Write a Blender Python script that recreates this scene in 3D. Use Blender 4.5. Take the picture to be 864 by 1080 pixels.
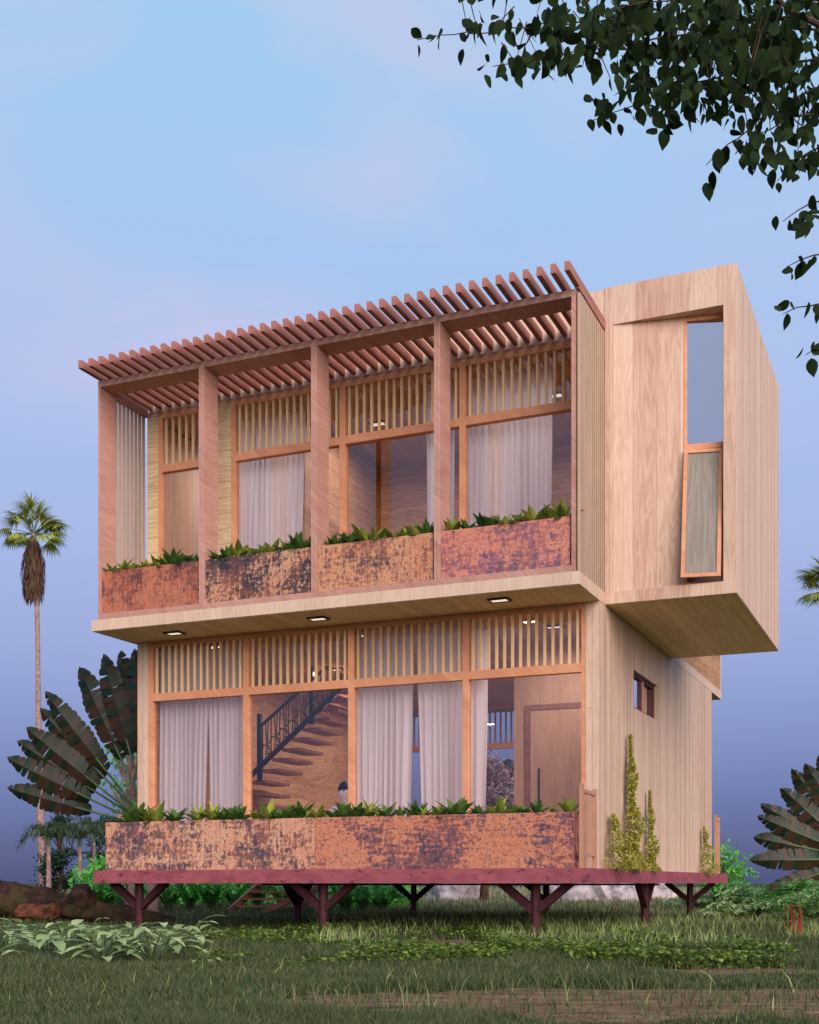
import bpy, bmesh, math, random
import numpy as np
from mathutils import Vector, Matrix, Euler
R = math.radians
rng = np.random.default_rng(7); random.seed(7)
S = bpy.context.scene
for o in list(bpy.data.objects): bpy.data.objects.remove(o)
COL = S.collection
# ------------------------------------------------------------------ camera
FPX, HOR, TH = 1314.3, 931.6, R(23.2987)
CAM = Vector((3.5561, -13.6276, -0.16)); ZG = -0.79
cd = bpy.data.cameras.new('camera'); cam = bpy.data.objects.new('camera', cd); COL.objects.link(cam)
cam.location = CAM; cam.rotation_euler = (R(90), 0, TH)
cd.sensor_fit = 'HORIZONTAL'; cd.sensor_width = 36; cd.lens = 36*FPX/864
cd.shift_y = (HOR-540)/864; cd.clip_start = .1; cd.clip_end = 6000
S.camera = cam
FW = Vector((-math.sin(TH), math.cos(TH), 0)); RT = Vector((math.cos(TH), math.sin(TH), 0))
# ------------------------------------------------------------------ light
SUN_EL, SUN_AZ = R(21), R(-43)      # azimuth measured from -Y towards +X
sd = Vector((math.sin(-SUN_AZ)*math.cos(SUN_EL), -math.cos(SUN_AZ)*math.cos(SUN_EL), math.sin(SUN_EL)))
sl = bpy.data.lights.new('sun', 'SUN'); sl.energy = 5.0; sl.angle = R(58); sl.color = (1, .885, .835)
so = bpy.data.objects.new('sun', sl); COL.objects.link(so)
so.rotation_euler = sd.to_track_quat('Z', 'Y').to_euler(); so.location = (10, -20, 20)
W = bpy.data.worlds.new('World'); S.world = W; W.use_nodes = True
nt = W.node_tree; N = nt.nodes; L = nt.links
for n in list(N): N.remove(n)
out = N.new('ShaderNodeOutputWorld')
sky = N.new('ShaderNodeTexSky'); sky.sky_type = 'NISHITA'; sky.sun_disc = False
sky.sun_elevation = SUN_EL; sky.sun_rotation = math.atan2(sd.x, sd.y)
bg1 = N.new('ShaderNodeBackground'); bg1.inputs[1].default_value = .05; L.new(sky.outputs[0], bg1.inputs[0])
tc = N.new('ShaderNodeTexCoord'); sx = N.new('ShaderNodeSeparateXYZ'); L.new(tc.outputs['Generated'], sx.inputs[0])
rp = N.new('ShaderNodeValToRGB'); L.new(sx.outputs[2], rp.inputs[0])
def lin(c):
    return tuple((v/255/12.92 if v/255 <= .04045 else ((v/255+.055)/1.055)**2.4) for v in c)+(1,)
stops = [(0, (74, 80, 124)), (.024, (84, 92, 138)), (.062, (102, 114, 166)), (.10, (122, 136, 186)), (.174, (148, 164, 212)), (.26, (162, 180, 226)),
         (.38, (164, 191, 233)), (.50, (162, 198, 236)), (.60, (156, 202, 236)), (1, (120, 168, 222))]
el = rp.color_ramp.elements
for i, (p, c) in enumerate(stops):
    e = el[i] if i < 2 else el.new(p)
    e.position = p; e.color = lin(c)
mp = N.new('ShaderNodeMapping'); mp.inputs['Scale'].default_value = (1.5, 1.5, 3.0); mp.inputs['Location'].default_value = (.3, .1, .55)
L.new(tc.outputs['Generated'], mp.inputs[0])
nz = N.new('ShaderNodeTexNoise'); nz.inputs['Scale'].default_value = 2.3; nz.inputs['Detail'].default_value = 5; nz.inputs['Roughness'].default_value = .5
nz.inputs['Distortion'].default_value = .6
L.new(mp.outputs[0], nz.inputs[0])
mr = N.new('ShaderNodeMapRange'); mr.inputs[1].default_value = .34; mr.inputs[2].default_value = .68; mr.inputs[4].default_value = .7
L.new(nz.outputs[0], mr.inputs[0])
cdir = (Vector((-math.sin(TH), math.cos(TH), 0))+Vector((math.cos(TH), math.sin(TH), 0))*((265-432)/FPX)+Vector((0, 0, (HOR-180)/FPX))).normalized()
dt = N.new('ShaderNodeVectorMath'); dt.operation = 'DOT_PRODUCT'; dt.inputs[1].default_value = cdir; L.new(tc.outputs['Generated'], dt.inputs[0])
mk = N.new('ShaderNodeMapRange'); mk.interpolation_type = 'SMOOTHSTEP'; mk.inputs[1].default_value = .965; mk.inputs[2].default_value = .998; mk.inputs[3].default_value = .25; mk.inputs[4].default_value = 1.3; L.new(dt.outputs['Value'], mk.inputs[0])
hz = N.new('ShaderNodeMapRange'); hz.interpolation_type = 'SMOOTHSTEP'; hz.inputs[1].default_value = .10; hz.inputs[2].default_value = .34; L.new(sx.outputs[2], hz.inputs[0])
m1 = N.new('ShaderNodeMath'); m1.operation = 'MULTIPLY'; L.new(mk.outputs[0], m1.inputs[0]); L.new(hz.outputs[0], m1.inputs[1])
m2_ = N.new('ShaderNodeMath'); m2_.operation = 'MULTIPLY'; m2_.use_clamp = True; L.new(m1.outputs[0], m2_.inputs[0]); L.new(mr.outputs[0], m2_.inputs[1])
mx = N.new('ShaderNodeMixRGB'); mx.inputs[2].default_value = lin((214, 196, 226)); L.new(m2_.outputs[0], mx.inputs[0]); L.new(rp.outputs[0], mx.inputs[1])
bg2 = N.new('ShaderNodeBackground'); bg2.inputs[1].default_value = 1.05; L.new(mx.outputs[0], bg2.inputs[0])
ms = N.new('ShaderNodeMixShader'); ms.inputs[0].default_value = .93; L.new(bg1.outputs[0], ms.inputs[1]); L.new(bg2.outputs[0], ms.inputs[2])
L.new(ms.outputs[0], out.inputs[0])
S.view_settings.view_transform = 'Standard'; S.view_settings.look = 'None'; S.view_settings.gamma = 1
S.view_settings.exposure = 0.08
# ------------------------------------------------------------------ helpers
def px(x, depth, z=ZG):
    p = CAM + FW*depth + RT*((x-432)/FPX*depth); return Vector((p.x, p.y, z))
def gnd(x, y):                                       # ground point seen at a pixel
    return px(x, (CAM.z-ZG)*FPX/(y-HOR))
def hx(x, Y):                                        # X of a pixel column on the plane Y
    r = FW + RT*((x-432)/FPX); t = (Y-CAM.y)/r.y; return CAM.x + t*r.x
def box(bm, x0, x1, y0, y1, z0, z1):
    v = [bm.verts.new(c) for c in ((x0,y0,z0),(x1,y0,z0),(x1,y1,z0),(x0,y1,z0),(x0,y0,z1),(x1,y0,z1),(x1,y1,z1),(x0,y1,z1))]
    for f in ((3,2,1,0),(4,5,6,7),(0,1,5,4),(1,2,6,5),(2,3,7,6),(3,0,4,7)): bm.faces.new([v[i] for i in f])
def tube(bm, pts, rad, n=8, caps=True):
    pts = [Vector(p) for p in pts]
    if not hasattr(rad, '__len__'): rad = [rad]*len(pts)
    rings = []; ref = None
    for i, p in enumerate(pts):
        d = (pts[min(i+1, len(pts)-1)]-pts[max(i-1, 0)]).normalized()
        if ref is None: ref = Vector((0, 0, 1)) if abs(d.z) < .9 else Vector((1, 0, 0))
        a = d.cross(ref).normalized(); b = a.cross(d).normalized(); ref = b
        rings.append([bm.verts.new(p+(a*math.cos(2*math.pi*k/n)+b*math.sin(2*math.pi*k/n))*rad[i]) for k in range(n)])
    for r0, r1 in zip(rings, rings[1:]):
        for k in range(n): bm.faces.new((r0[k], r0[(k+1)%n], r1[(k+1)%n], r1[k]))
    if caps: bm.faces.new(rings[0][::-1]); bm.faces.new(rings[-1])
def beam(bm, a, b, w, h):
    a, b = Vector(a), Vector(b); d = (b-a).normalized()
    s = d.cross(Vector((0, 0, 1))); s = s.normalized() if s.length > .01 else Vector((1, 0, 0)); u = s.cross(d)
    vs = [bm.verts.new(p+s*w/2*i+u*h/2*j) for p in (a, b) for i, j in ((-1,-1),(1,-1),(1,1),(-1,1))]
    for f in ((0,1,2,3),(7,6,5,4),(0,4,5,1),(1,5,6,2),(2,6,7,3),(3,7,4,0)): bm.faces.new([vs[i] for i in f])
def link(name, me, mat, parent=None, world=True, loc=None, smooth=False):
    if isinstance(me, bmesh.types.BMesh):
        bm = me; me = bpy.data.meshes.new(name); bmesh.ops.recalc_face_normals(bm, faces=bm.faces[:]); bm.to_mesh(me); bm.free()
    if smooth: me.shade_smooth()
    if mat and not me.materials: me.materials.append(mat)
    o = bpy.data.objects.new(name, me); COL.objects.link(o)
    if parent:
        o.parent = parent
        if world and parent.parent is None: o.location = -Vector(parent.location)
    if loc is not None: o.location = loc
    return o
def B(*boxes):
    bm = bmesh.new()
    for b in boxes: box(bm, *b)
    return bm
def tag(o, label=None, cat=None, group=None, kind=None):
    if label: o['label'] = label
    if cat: o['category'] = cat
    if group: o['group'] = group
    if kind: o['kind'] = kind
    return o
def thing(name, loc, label, cat, group=None, rz=0):
    o = bpy.data.objects.new(name, None); COL.objects.link(o); o.location = loc; o.rotation_euler = (0, 0, rz); o.empty_display_size = .2
    return tag(o, label, cat, group)
def rebase(o, loc):                                  # world-space mesh -> origin at loc
    loc = Vector(loc); o.data.transform(Matrix.Translation(-loc)); o.location = loc; return o
def copy_tree(o, parent=None):
    c = o.copy(); COL.objects.link(c)
    if parent: c.parent = parent
    for ch in list(o.children): copy_tree(ch, c)
    return c
ORD = ['first', 'second', 'third', 'fourth', 'fifth', 'sixth', 'seventh', 'eighth', 'ninth', 'tenth', 'eleventh', 'twelfth', 'thirteenth', 'fourteenth',
       'fifteenth', 'sixteenth', 'seventeenth', 'eighteenth', 'nineteenth', 'twentieth']
# ------------------------------------------------------------------ materials
def newmat(name):
    m = bpy.data.materials.new(name); m.use_nodes = True; t = m.node_tree
    return m, t, t.nodes, t.links, t.nodes['Principled BSDF']
def math_(t, op, a, b=None, c=None):
    n = t.nodes.new('ShaderNodeMath'); n.operation = op
    for i, v in enumerate((a, b, c)):
        if v is None: continue
        if isinstance(v, (int, float)): n.inputs[i].default_value = v
        else: t.links.new(v, n.inputs[i])
    return n.outputs[0]
def ramp(t, fac, stops):
    r = t.nodes.new('ShaderNodeValToRGB'); t.links.new(fac, r.inputs[0]); e = r.color_ramp.elements
    for i, (p, c) in enumerate(stops):
        q = e[i] if i < 2 else e.new(p)
        q.position = p; q.color = lin(c)
    return r.outputs[0]
def mixc(t, fac, a, b, mode='MIX'):
    n = t.nodes.new('ShaderNodeMixRGB'); n.blend_type = mode
    for i, v in enumerate((fac, a, b)):
        if isinstance(v, (int, float)): n.inputs[i].default_value = v
        elif isinstance(v, tuple): n.inputs[i].default_value = lin(v)
        else: t.links.new(v, n.inputs[i])
    return n.outputs[0]
def noise(t, vec, scale, detail=3, rough=.5, dist=0):
    n = t.nodes.new('ShaderNodeTexNoise'); n.inputs['Scale'].default_value = scale; n.inputs['Detail'].default_value = detail
    n.inputs['Roughness'].default_value = rough; n.inputs['Distortion'].default_value = dist
    if vec is not None: t.links.new(vec, n.inputs['Vector'])
    return n.outputs[0]
def wood(name, light, mid, dark, across='xy', along='z', plank=.12, groove=.05, gdark=.55, var=.35, figure=.5, rough=.62, fine=1.0, end_joint=True):
    m, t, Nn, Lk, P = newmat(name)
    c = Nn.new('ShaderNodeTexCoord'); s = Nn.new('ShaderNodeSeparateXYZ'); Lk.new(c.outputs['Object'], s.inputs[0])
    ax = {'x': s.outputs[0], 'y': s.outputs[1], 'z': s.outputs[2]}; ax['xy'] = math_(t, 'ADD', s.outputs[0], s.outputs[1])
    ax['xz'] = math_(t, 'ADD', s.outputs[0], s.outputs[2]); ax['yz'] = math_(t, 'ADD', s.outputs[1], s.outputs[2])
    a, l = ax[across], ax[along]
    sc = math_(t, 'DIVIDE', a, plank); idn = math_(t, 'FLOOR', sc); fr = math_(t, 'FRACT', sc)
    wn = Nn.new('ShaderNodeTexWhiteNoise'); wn.noise_dimensions = '1D'; Lk.new(idn, wn.inputs['W'])
    off = math_(t, 'MULTIPLY', wn.outputs[0], 37.0)
    def vec(sa, sl_):
        v = Nn.new('ShaderNodeCombineXYZ')
        Lk.new(math_(t, 'MULTIPLY', a, sa), v.inputs[0]); Lk.new(math_(t, 'MULTIPLY', math_(t, 'ADD', l, off), sl_), v.inputs[1]); Lk.new(off, v.inputs[2])
        return v.outputs[0]
    big = noise(t, vec(9, .8), 1.0, 2, .5, .6)                # cathedral figure: bands of a stretched field
    band = math_(t, 'SINE', math_(t, 'MULTIPLY', big, 46))
    band = math_(t, 'MULTIPLY_ADD', band, .5, .5)
    grain = noise(t, vec(130*fine, 2.6), 1.0, 3, .65)
    blot = noise(t, vec(3, .5), 1.0, 3, .6)
    knot = Nn.new('ShaderNodeTexVoronoi'); knot.inputs['Scale'].default_value = 1.0; Lk.new(vec(6, 1.1), knot.inputs['Vector'])
    kn = math_(t, 'LESS_THAN', knot.outputs['Distance'], .045)
    f = math_(t, 'ADD', math_(t, 'MULTIPLY', band, .30*figure), math_(t, 'MULTIPLY', grain, .42))
    f = math_(t, 'ADD', f, math_(t, 'MULTIPLY', blot, .45))
    f = math_(t, 'ADD', f, math_(t, 'MULTIPLY', math_(t, 'SUBTRACT', wn.outputs[0], .5), var))
    col = ramp(t, f, [(.22, light), (.52, mid), (.9, dark)])
    col = mixc(t, math_(t, 'MULTIPLY', kn, .45), col, dark)
    if groove and end_joint:
        ej = math_(t, 'LESS_THAN', math_(t, 'FRACT', math_(t, 'DIVIDE', math_(t, 'ADD', l, off), 2.3)), .0022)
        col = mixc(t, math_(t, 'MULTIPLY', ej, .5), col, tuple(int(v*.45) for v in dark))
    if groove:
        e = math_(t, 'MINIMUM', fr, math_(t, 'SUBTRACT', 1.0, fr)); g = math_(t, 'LESS_THAN', e, groove)
        col = mixc(t, math_(t, 'MULTIPLY', g, gdark), col, tuple(int(v*.42) for v in dark))
    Lk.new(col, P.inputs['Base Color']); P.inputs['Roughness'].default_value = rough; P.inputs['Specular IOR Level'].default_value = .3
    b = Nn.new('ShaderNodeBump'); b.inputs['Strength'].default_value = .25; b.inputs['Distance'].default_value = .004
    h = math_(t, 'SUBTRACT', grain, math_(t, 'MULTIPLY', g, 2.0)) if groove else grain
    Lk.new(h, b.inputs['Height']); Lk.new(b.outputs[0], P.inputs['Normal'])
    return m
def plain(name, c, rough=.6, metal=0, var=.0, vs=4, spec=.4, emit=None, es=1):
    m, t, Nn, Lk, P = newmat(name); P.inputs['Base Color'].default_value = lin(c)
    if var:
        tcn = Nn.new('ShaderNodeTexCoord')
        f = noise(t, tcn.outputs['Object'], vs, 5, .6)
        Lk.new(ramp(t, f, [(.3, tuple(int(v*(1-var)) for v in c)), (.7, tuple(min(255, int(v*(1+var))) for v in c))]), P.inputs['Base Color'])
    P.inputs['Roughness'].default_value = rough; P.inputs['Metallic'].default_value = metal; P.inputs['Specular IOR Level'].default_value = spec
    if emit: P.inputs['Emission Color'].default_value = lin(emit); P.inputs['Emission Strength'].default_value = es
    return m
def rust(name, cols, ths=(.36, .46, .55, .66), seed=0, streak=1.0, grid=.5):
    m, t, Nn, Lk, P = newmat(name)
    c = Nn.new('ShaderNodeTexCoord'); mp = Nn.new('ShaderNodeMapping'); mp.inputs['Location'].default_value = (seed*3.7, seed*1.3, seed*.9)
    Lk.new(c.outputs['Object'], mp.inputs[0])
    m2 = Nn.new('ShaderNodeMapping'); m2.inputs['Scale'].default_value = (2.6, 1, .55); Lk.new(mp.outputs[0], m2.inputs[0])
    m3 = Nn.new('ShaderNodeMapping'); m3.inputs['Scale'].default_value = (.5, 1, 3.2); Lk.new(mp.outputs[0], m3.inputs[0])
    big = noise(t, mp.outputs[0], 1.7, 3, .55, .5)
    v = noise(t, m2.outputs[0], 10, 9, .8, .25); h = noise(t, m3.outputs[0], 9, 9, .8, .25); fine = noise(t, mp.outputs[0], 22, 9, .8, .4)
    f = math_(t, 'ADD', math_(t, 'MULTIPLY', big, .5), math_(t, 'MULTIPLY', v, .6*streak))
    f = math_(t, 'ADD', f, math_(t, 'MULTIPLY', h, .6*(2-streak))); f = math_(t, 'ADD', f, math_(t, 'MULTIPLY', fine, 1.0))
    f = math_(t, 'MULTIPLY_ADD', math_(t, 'SUBTRACT', f, (.5+1.2+1.0)*.5), 1.9, .50)
    col = ramp(t, f, [(0.18, cols[0]), (ths[0], cols[1]), (ths[1], cols[2]), (ths[2], cols[3]), (ths[3], cols[4])])
    hue = noise(t, mp.outputs[0], 3.3, 5, .6, .8); col = mixc(t, math_(t, 'MULTIPLY', ramp(t, hue, [(.45, (0, 0, 0)), (.6, (255, 255, 255))]), .22), col, (200, 108, 62))
    m4 = Nn.new('ShaderNodeMapping'); m4.inputs['Scale'].default_value = (9, 1, .35); Lk.new(mp.outputs[0], m4.inputs[0])
    dr = ramp(t, noise(t, m4.outputs[0], 3, 6, .7), [(.50, (0, 0, 0)), (.68, (255, 255, 255))]); col = mixc(t, math_(t, 'MULTIPLY', dr, .28*streak), col, cols[0])
    vo = Nn.new('ShaderNodeTexVoronoi'); vo.feature = 'DISTANCE_TO_EDGE'; vo.inputs['Scale'].default_value = 9; wv = Nn.new('ShaderNodeVectorMath'); wv.operation = 'ADD'
    nn = Nn.new('ShaderNodeTexNoise'); nn.inputs['Scale'].default_value = 4; nn.inputs['Detail'].default_value = 4; Lk.new(mp.outputs[0], nn.inputs['Vector'])
    sc_ = Nn.new('ShaderNodeVectorMath'); sc_.operation = 'SCALE'; sc_.inputs['Scale'].default_value = .5; Lk.new(nn.outputs['Color'], sc_.inputs[0])
    Lk.new(mp.outputs[0], wv.inputs[0]); Lk.new(sc_.outputs[0], wv.inputs[1]); Lk.new(wv.outputs[0], vo.inputs['Vector'])
    cr = math_(t, 'LESS_THAN', vo.outputs[0], .022); col = mixc(t, math_(t, 'MULTIPLY', cr, .55*(2.2-streak)*.6), col, cols[0])
    Lk.new(col, P.inputs['Base Color']); P.inputs['Roughness'].default_value = .7; P.inputs['Metallic'].default_value = .0
    b = Nn.new('ShaderNodeBump'); b.inputs['Strength'].default_value = .35; b.inputs['Distance'].default_value = .004; Lk.new(f, b.inputs['Height']); Lk.new(b.outputs[0], P.inputs['Normal'])
    return m
def glass(name, refl=1.0, tint=(244, 243, 245), base=0):
    m, t, Nn, Lk, P = newmat(name); Nn.remove(P); o = Nn['Material Output']
    tr = Nn.new('ShaderNodeBsdfTransparent'); tr.inputs[0].default_value = lin(tint)
    gl = Nn.new('ShaderNodeBsdfGlossy'); gl.inputs['Roughness'].default_value = .01; gl.inputs[0].default_value = (.97, .89, .88, 1)
    fr = Nn.new('ShaderNodeFresnel'); fr.inputs[0].default_value = 1.5
    mx_ = Nn.new('ShaderNodeMixShader'); ge = Nn.new('ShaderNodeNewGeometry'); ff = math_(t, 'SUBTRACT', 1.0, ge.outputs['Backfacing'])
    Lk.new(math_(t, 'MULTIPLY', math_(t, 'MINIMUM', math_(t, 'MULTIPLY_ADD', fr.outputs[0], refl, base), 1.0), ff), mx_.inputs[0])
    Lk.new(tr.outputs[0], mx_.inputs[1]); Lk.new(gl.outputs[0], mx_.inputs[2]); Lk.new(mx_.outputs[0], o.inputs[0])
    return m
def leafmat(name, cols, rough=.5, trans=.25, vein=0, spec=.3):
    m, t, Nn, Lk, P = newmat(name)
    g = Nn.new('ShaderNodeNewGeometry'); c = ramp(t, g.outputs['Random Per Island'], [(i/(len(cols)-1), k) for i, k in enumerate(cols)])
    tcn = Nn.new('ShaderNodeTexCoord'); c = mixc(t, math_(t, 'MULTIPLY', noise(t, tcn.outputs['Object'], 9, 3), .35), c, tuple(int(v*.6) for v in cols[0]))
    Lk.new(c, P.inputs['Base Color']); P.inputs['Roughness'].default_value = rough; P.inputs['Specular IOR Level'].default_value = spec
    if trans:
        tl = Nn.new('ShaderNodeBsdfTranslucent'); Lk.new(c, tl.inputs[0]); mxx = Nn.new('ShaderNodeMixShader'); mxx.inputs[0].default_value = trans
        Lk.new(P.outputs[0], mxx.inputs[1]); Lk.new(tl.outputs[0], mxx.inputs[2]); Lk.new(mxx.outputs[0], Nn['Material Output'].inputs[0])
    return m
PALE = ((218, 188, 163), (200, 165, 140), (168, 126, 101))
M = dict(
 blind=plain('pale_grey_blind', (214, 204, 208), .8, 0, .04, 2),
  gap_shade=wood('dark_gap_shade', (140, 112, 96), (118, 90, 76), (88, 62, 52), 'xy', 'z', .3, 0, .2, .1, .2),  # shade of the slat gaps put into a darker brown
  greywood=wood('grey_brown_board', (158, 146, 132), (138, 126, 112), (108, 94, 82), 'x', 'z', .5, 0, .2, .1, .7, .35),
  wall=wood('pale_vertical_planks', *PALE, 'xy', 'z', .085, .045, .36, .30, .45),
 panel=wood('pale_wide_panels', (217, 187, 163), (200, 165, 141), (166, 122, 98), 'xy', 'z', .30, .008, .3, .22, .6, end_joint=False),
 fascia=wood('pale_edge_boards', (222, 194, 170), (204, 172, 148), (176, 138, 114), 'xy', 'z', .75, .0, .2, .1, .4),
 soffit=wood('plank_soffit', (238, 214, 162), (222, 196, 142), (186, 156, 104), 'x', 'y', .13, .03, .45, .25, .4),
 frame=wood('red_cedar', (200, 154, 138), (180, 132, 116), (138, 90, 78), 'xz', 'xy', .5, .0, .2, .1, .5),
 rafter=wood('dark_red_cedar', (176, 118, 104), (150, 92, 80), (112, 60, 54), 'z', 'y', .5, .0, .2, .1, .3),
 orange=wood('orange_pine', (224, 166, 124), (206, 140, 102), (168, 104, 74), 'xz', 'z', .4, .0, .2, .1, .4),
 slat=wood('light_slats', (228, 194, 152), (210, 174, 130), (174, 134, 94), 'xy', 'z', .4, .0, .2, .1, .2),
 screen=wood('grey_brown_slats', (190, 166, 144), (166, 140, 118), (128, 102, 82), 'xy', 'z', .3, 0, .2, .15, .2),
 inner=wood('interior_boards', (212, 164, 118), (186, 136, 92), (140, 94, 60), 'z', 'xy', .24, .012, .4, .25, .9),
 inceil=wood('interior_ceiling_boards', (190, 160, 130), (168, 138, 108), (130, 100, 74), 'x', 'y', .14, .02, .4, .2, .4),
 yellow=wood('yellow_boards', (232, 204, 160), (214, 182, 138), (178, 140, 98), 'z', 'xy', .2, .02, .5, .2, .8),
 floor=wood('oak_floor', (170, 124, 86), (146, 102, 68), (104, 70, 44), 'x', 'y', .14, .02, .5, .2, .4),
 door=wood('door_veneer', (206, 168, 138), (190, 150, 122), (156, 114, 90), 'xy', 'z', .8, 0, .4, .1, .5),
 doorframe=plain('door_trim_wood', (140, 96, 84), .5, 0, .15, 20),
 tread=plain('tread_wood', (150, 98, 70), .5, 0, .2, 12),
 iron=plain('black_iron', (26, 25, 30), .4, .3),
 glass=glass('window_glass', 1.5, base=.05), sashglass=glass('sash_glass', 1.5, (200, 188, 192), .62), darkglass=glass('dark_sash_glass', 3.0, (150, 145, 140), .10),
 light=plain('lit_diffuser', (250, 245, 235), .4, emit=(255, 244, 225), es=.75),
 bronze=plain('light_trim', (70, 55, 48), .4, .3),
 darkframe=plain('dark_red_frame', (74, 30, 28), .5),
 curtain=None, white=plain('white_enamel', (225, 225, 230), .5),
 railing=wood('rail_wood', (196, 148, 118), (172, 124, 96), (130, 88, 66), 'xy', 'z', .4, 0, .2, .1, .3),
 roof=plain('roof_felt', (110, 106, 102), .9, 0, .1, 3),
 soil=plain('potting_soil', (44, 32, 24), 1, 0, .3, 30),
 steps=wood('weathered_brown', (158, 102, 78), (132, 80, 60), (92, 54, 42), 'z', 'x', .5, 0, .2, .1, .3),
)
def red_paint():
    m, t, Nn, Lk, P = newmat('weathered_red_paint'); c = Nn.new('ShaderNodeTexCoord')
    mpp = Nn.new('ShaderNodeMapping'); mpp.inputs['Scale'].default_value = (.45, .45, 1); Lk.new(c.outputs['Object'], mpp.inputs[0])
    base = ramp(t, noise(t, mpp.outputs[0], 11, 5, .65), [(.3, (124, 54, 62)), (.7, (160, 80, 86))])
    ch = noise(t, mpp.outputs[0], 17, 4, .6, .5)
    col = mixc(t, math_(t, 'MULTIPLY', math_(t, 'GREATER_THAN', ch, .63), .8), base, (70, 26, 34))
    fl = math_(t, 'GREATER_THAN', noise(t, c.outputs['Object'], 90, 3, .6), .66)
    col = mixc(t, math_(t, 'MULTIPLY', fl, .35), col, (100, 44, 52))
    Lk.new(col, P.inputs['Base Color']); P.inputs['Roughness'].default_value = .6
    b = Nn.new('ShaderNodeBump'); b.inputs['Strength'].default_value = .4; b.inputs['Distance'].default_value = .006; Lk.new(ch, b.inputs['Height']); Lk.new(b.outputs[0], P.inputs['Normal'])
    return m
M['red'] = red_paint()
M['stilt'] = plain('dark_red_steel', (62, 26, 28), .6, 0, .25, 14, .25)
def cloth():
    m, t, Nn, Lk, P = newmat('curtain_cloth'); c = Nn.new('ShaderNodeTexCoord')
    mpp = Nn.new('ShaderNodeMapping'); mpp.inputs['Scale'].default_value = (14, 1, .12); Lk.new(c.outputs['Object'], mpp.inputs[0])
    col = ramp(t, noise(t, mpp.outputs[0], 3, 4, .7), [(.3, (226, 214, 212)), (.7, (250, 242, 240))])
    Lk.new(col, P.inputs['Base Color']); P.inputs['Roughness'].default_value = .9
    tl = Nn.new('ShaderNodeBsdfTranslucent'); Lk.new(col, tl.inputs[0]); mxx = Nn.new('ShaderNodeMixShader'); mxx.inputs[0].default_value = .45
    Lk.new(P.outputs[0], mxx.inputs[1]); Lk.new(tl.outputs[0], mxx.inputs[2]); Lk.new(mxx.outputs[0], Nn['Material Output'].inputs[0])
    return m
M['curtain'] = cloth()
# ------------------------------------------------------------------ ground
def ground_mat():
    m, t, Nn, Lk, P = newmat('soil_and_turf'); c = Nn.new('ShaderNodeTexCoord'); v = c.outputs['Object']
    f = noise(t, v, 1.3, 6, .65); f2 = noise(t, v, 22, 5, .7)
    col = ramp(t, math_(t, 'ADD', math_(t, 'MULTIPLY', f, .6), math_(t, 'MULTIPLY', f2, .4)), [(.35, (50, 52, 34)), (.55, (72, 74, 46)), (.75, (96, 88, 60))])
    Lk.new(col, P.inputs['Base Color']); P.inputs['Roughness'].default_value = 1; P.inputs['Specular IOR Level'].default_value = .1
    b = Nn.new('ShaderNodeBump'); b.inputs['Strength'].default_value = .5; b.inputs['Distance'].default_value = .02; Lk.new(f2, b.inputs['Height']); Lk.new(b.outputs[0], P.inputs['Normal'])
    return m
def dirt_mat():
    m, t, Nn, Lk, P = newmat('brown_dirt'); c = Nn.new('ShaderNodeTexCoord'); v = c.outputs['Object']
    mpp = Nn.new('ShaderNodeMapping'); mpp.inputs['Scale'].default_value = (.35, 2.2, 1); Lk.new(v, mpp.inputs[0])
    f = noise(t, mpp.outputs[0], 4, 7, .72); f2 = noise(t, v, 60, 4, .7)
    col = ramp(t, math_(t, 'ADD', math_(t, 'MULTIPLY', f, .65), math_(t, 'MULTIPLY', f2, .35)), [(.34, (66, 50, 36)), (.5, (118, 92, 66)), (.68, (172, 144, 110))])
    Lk.new(col, P.inputs['Base Color']); P.inputs['Roughness'].default_value = 1; P.inputs['Specular IOR Level'].default_value = .1
    b = Nn.new('ShaderNodeBump'); b.inputs['Strength'].default_value = .8; b.inputs['Distance'].default_value = .03; Lk.new(f, b.inputs['Height']); Lk.new(b.outputs[0], P.inputs['Normal'])
    return m
bm = bmesh.new()
v = [bm.verts.new((x*2500, y*2500, ZG)) for x, y in ((-1,-1),(1,-1),(1,1),(-1,1))]; bm.faces.new(v)
tag(link('ground', bm, ground_mat()), kind='structure')
DIRT = dirt_mat()
def patch(name, cx, cy, rx, ry, seed, h=.012):
    r = random.Random(seed); bm = bmesh.new(); c = bm.verts.new((0, 0, h)); ring = []; n = 72
    ph = [r.uniform(0, 6.28) for _ in range(6)]
    for k in range(n):
        a = 2*math.pi*k/n; q = 1+.14*math.sin(3*a+ph[0])+.10*math.sin(7*a+ph[1])+.06*math.sin(13*a+ph[2])+.04*math.sin(23*a+ph[3])
        ring.append(bm.verts.new((rx*q*math.cos(a), ry*q*math.sin(a), .004)))
    for k in range(n): bm.faces.new((c, ring[k], ring[(k+1)%n]))
    o = link(name, bm, DIRT); o.location = (cx, cy, ZG); o.rotation_euler.z = TH
    return tag(o, kind='structure')
PATCH = []
def patch_px(x0, x1, y, ry, seed):
    a, b = gnd(x0, y), gnd(x1, y); c = (a+b)/2; rx = (b-a).length/2
    PATCH.append((c, rx, ry)); patch('dirt_path', c.x, c.y, rx, ry, seed)
patch_px(260, 1300, 1060, 1.0, 1); patch_px(385, 530, 998, 1.5, 2); patch_px(650, 990, 1027, .45, 3); patch_px(330, 440, 988, .35, 4)
patch_px(600, 700, 957, 1.5, 5); patch_px(200, 380, 966, .8, 6)
def inpatch(P):
    bad = np.zeros(len(P), bool)
    for c, rx, ry in PATCH:
        d = P[:, :2]-np.array((c.x, c.y)); a = d@np.array((RT.x, RT.y)); b = d@np.array((FW.x, FW.y))
        wob = 1+.15*np.sin(a*5)+.1*np.sin(a*17+1)
        bad |= (a/rx)**2+(b/ry)**2 < .92*wob
    return bad
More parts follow.
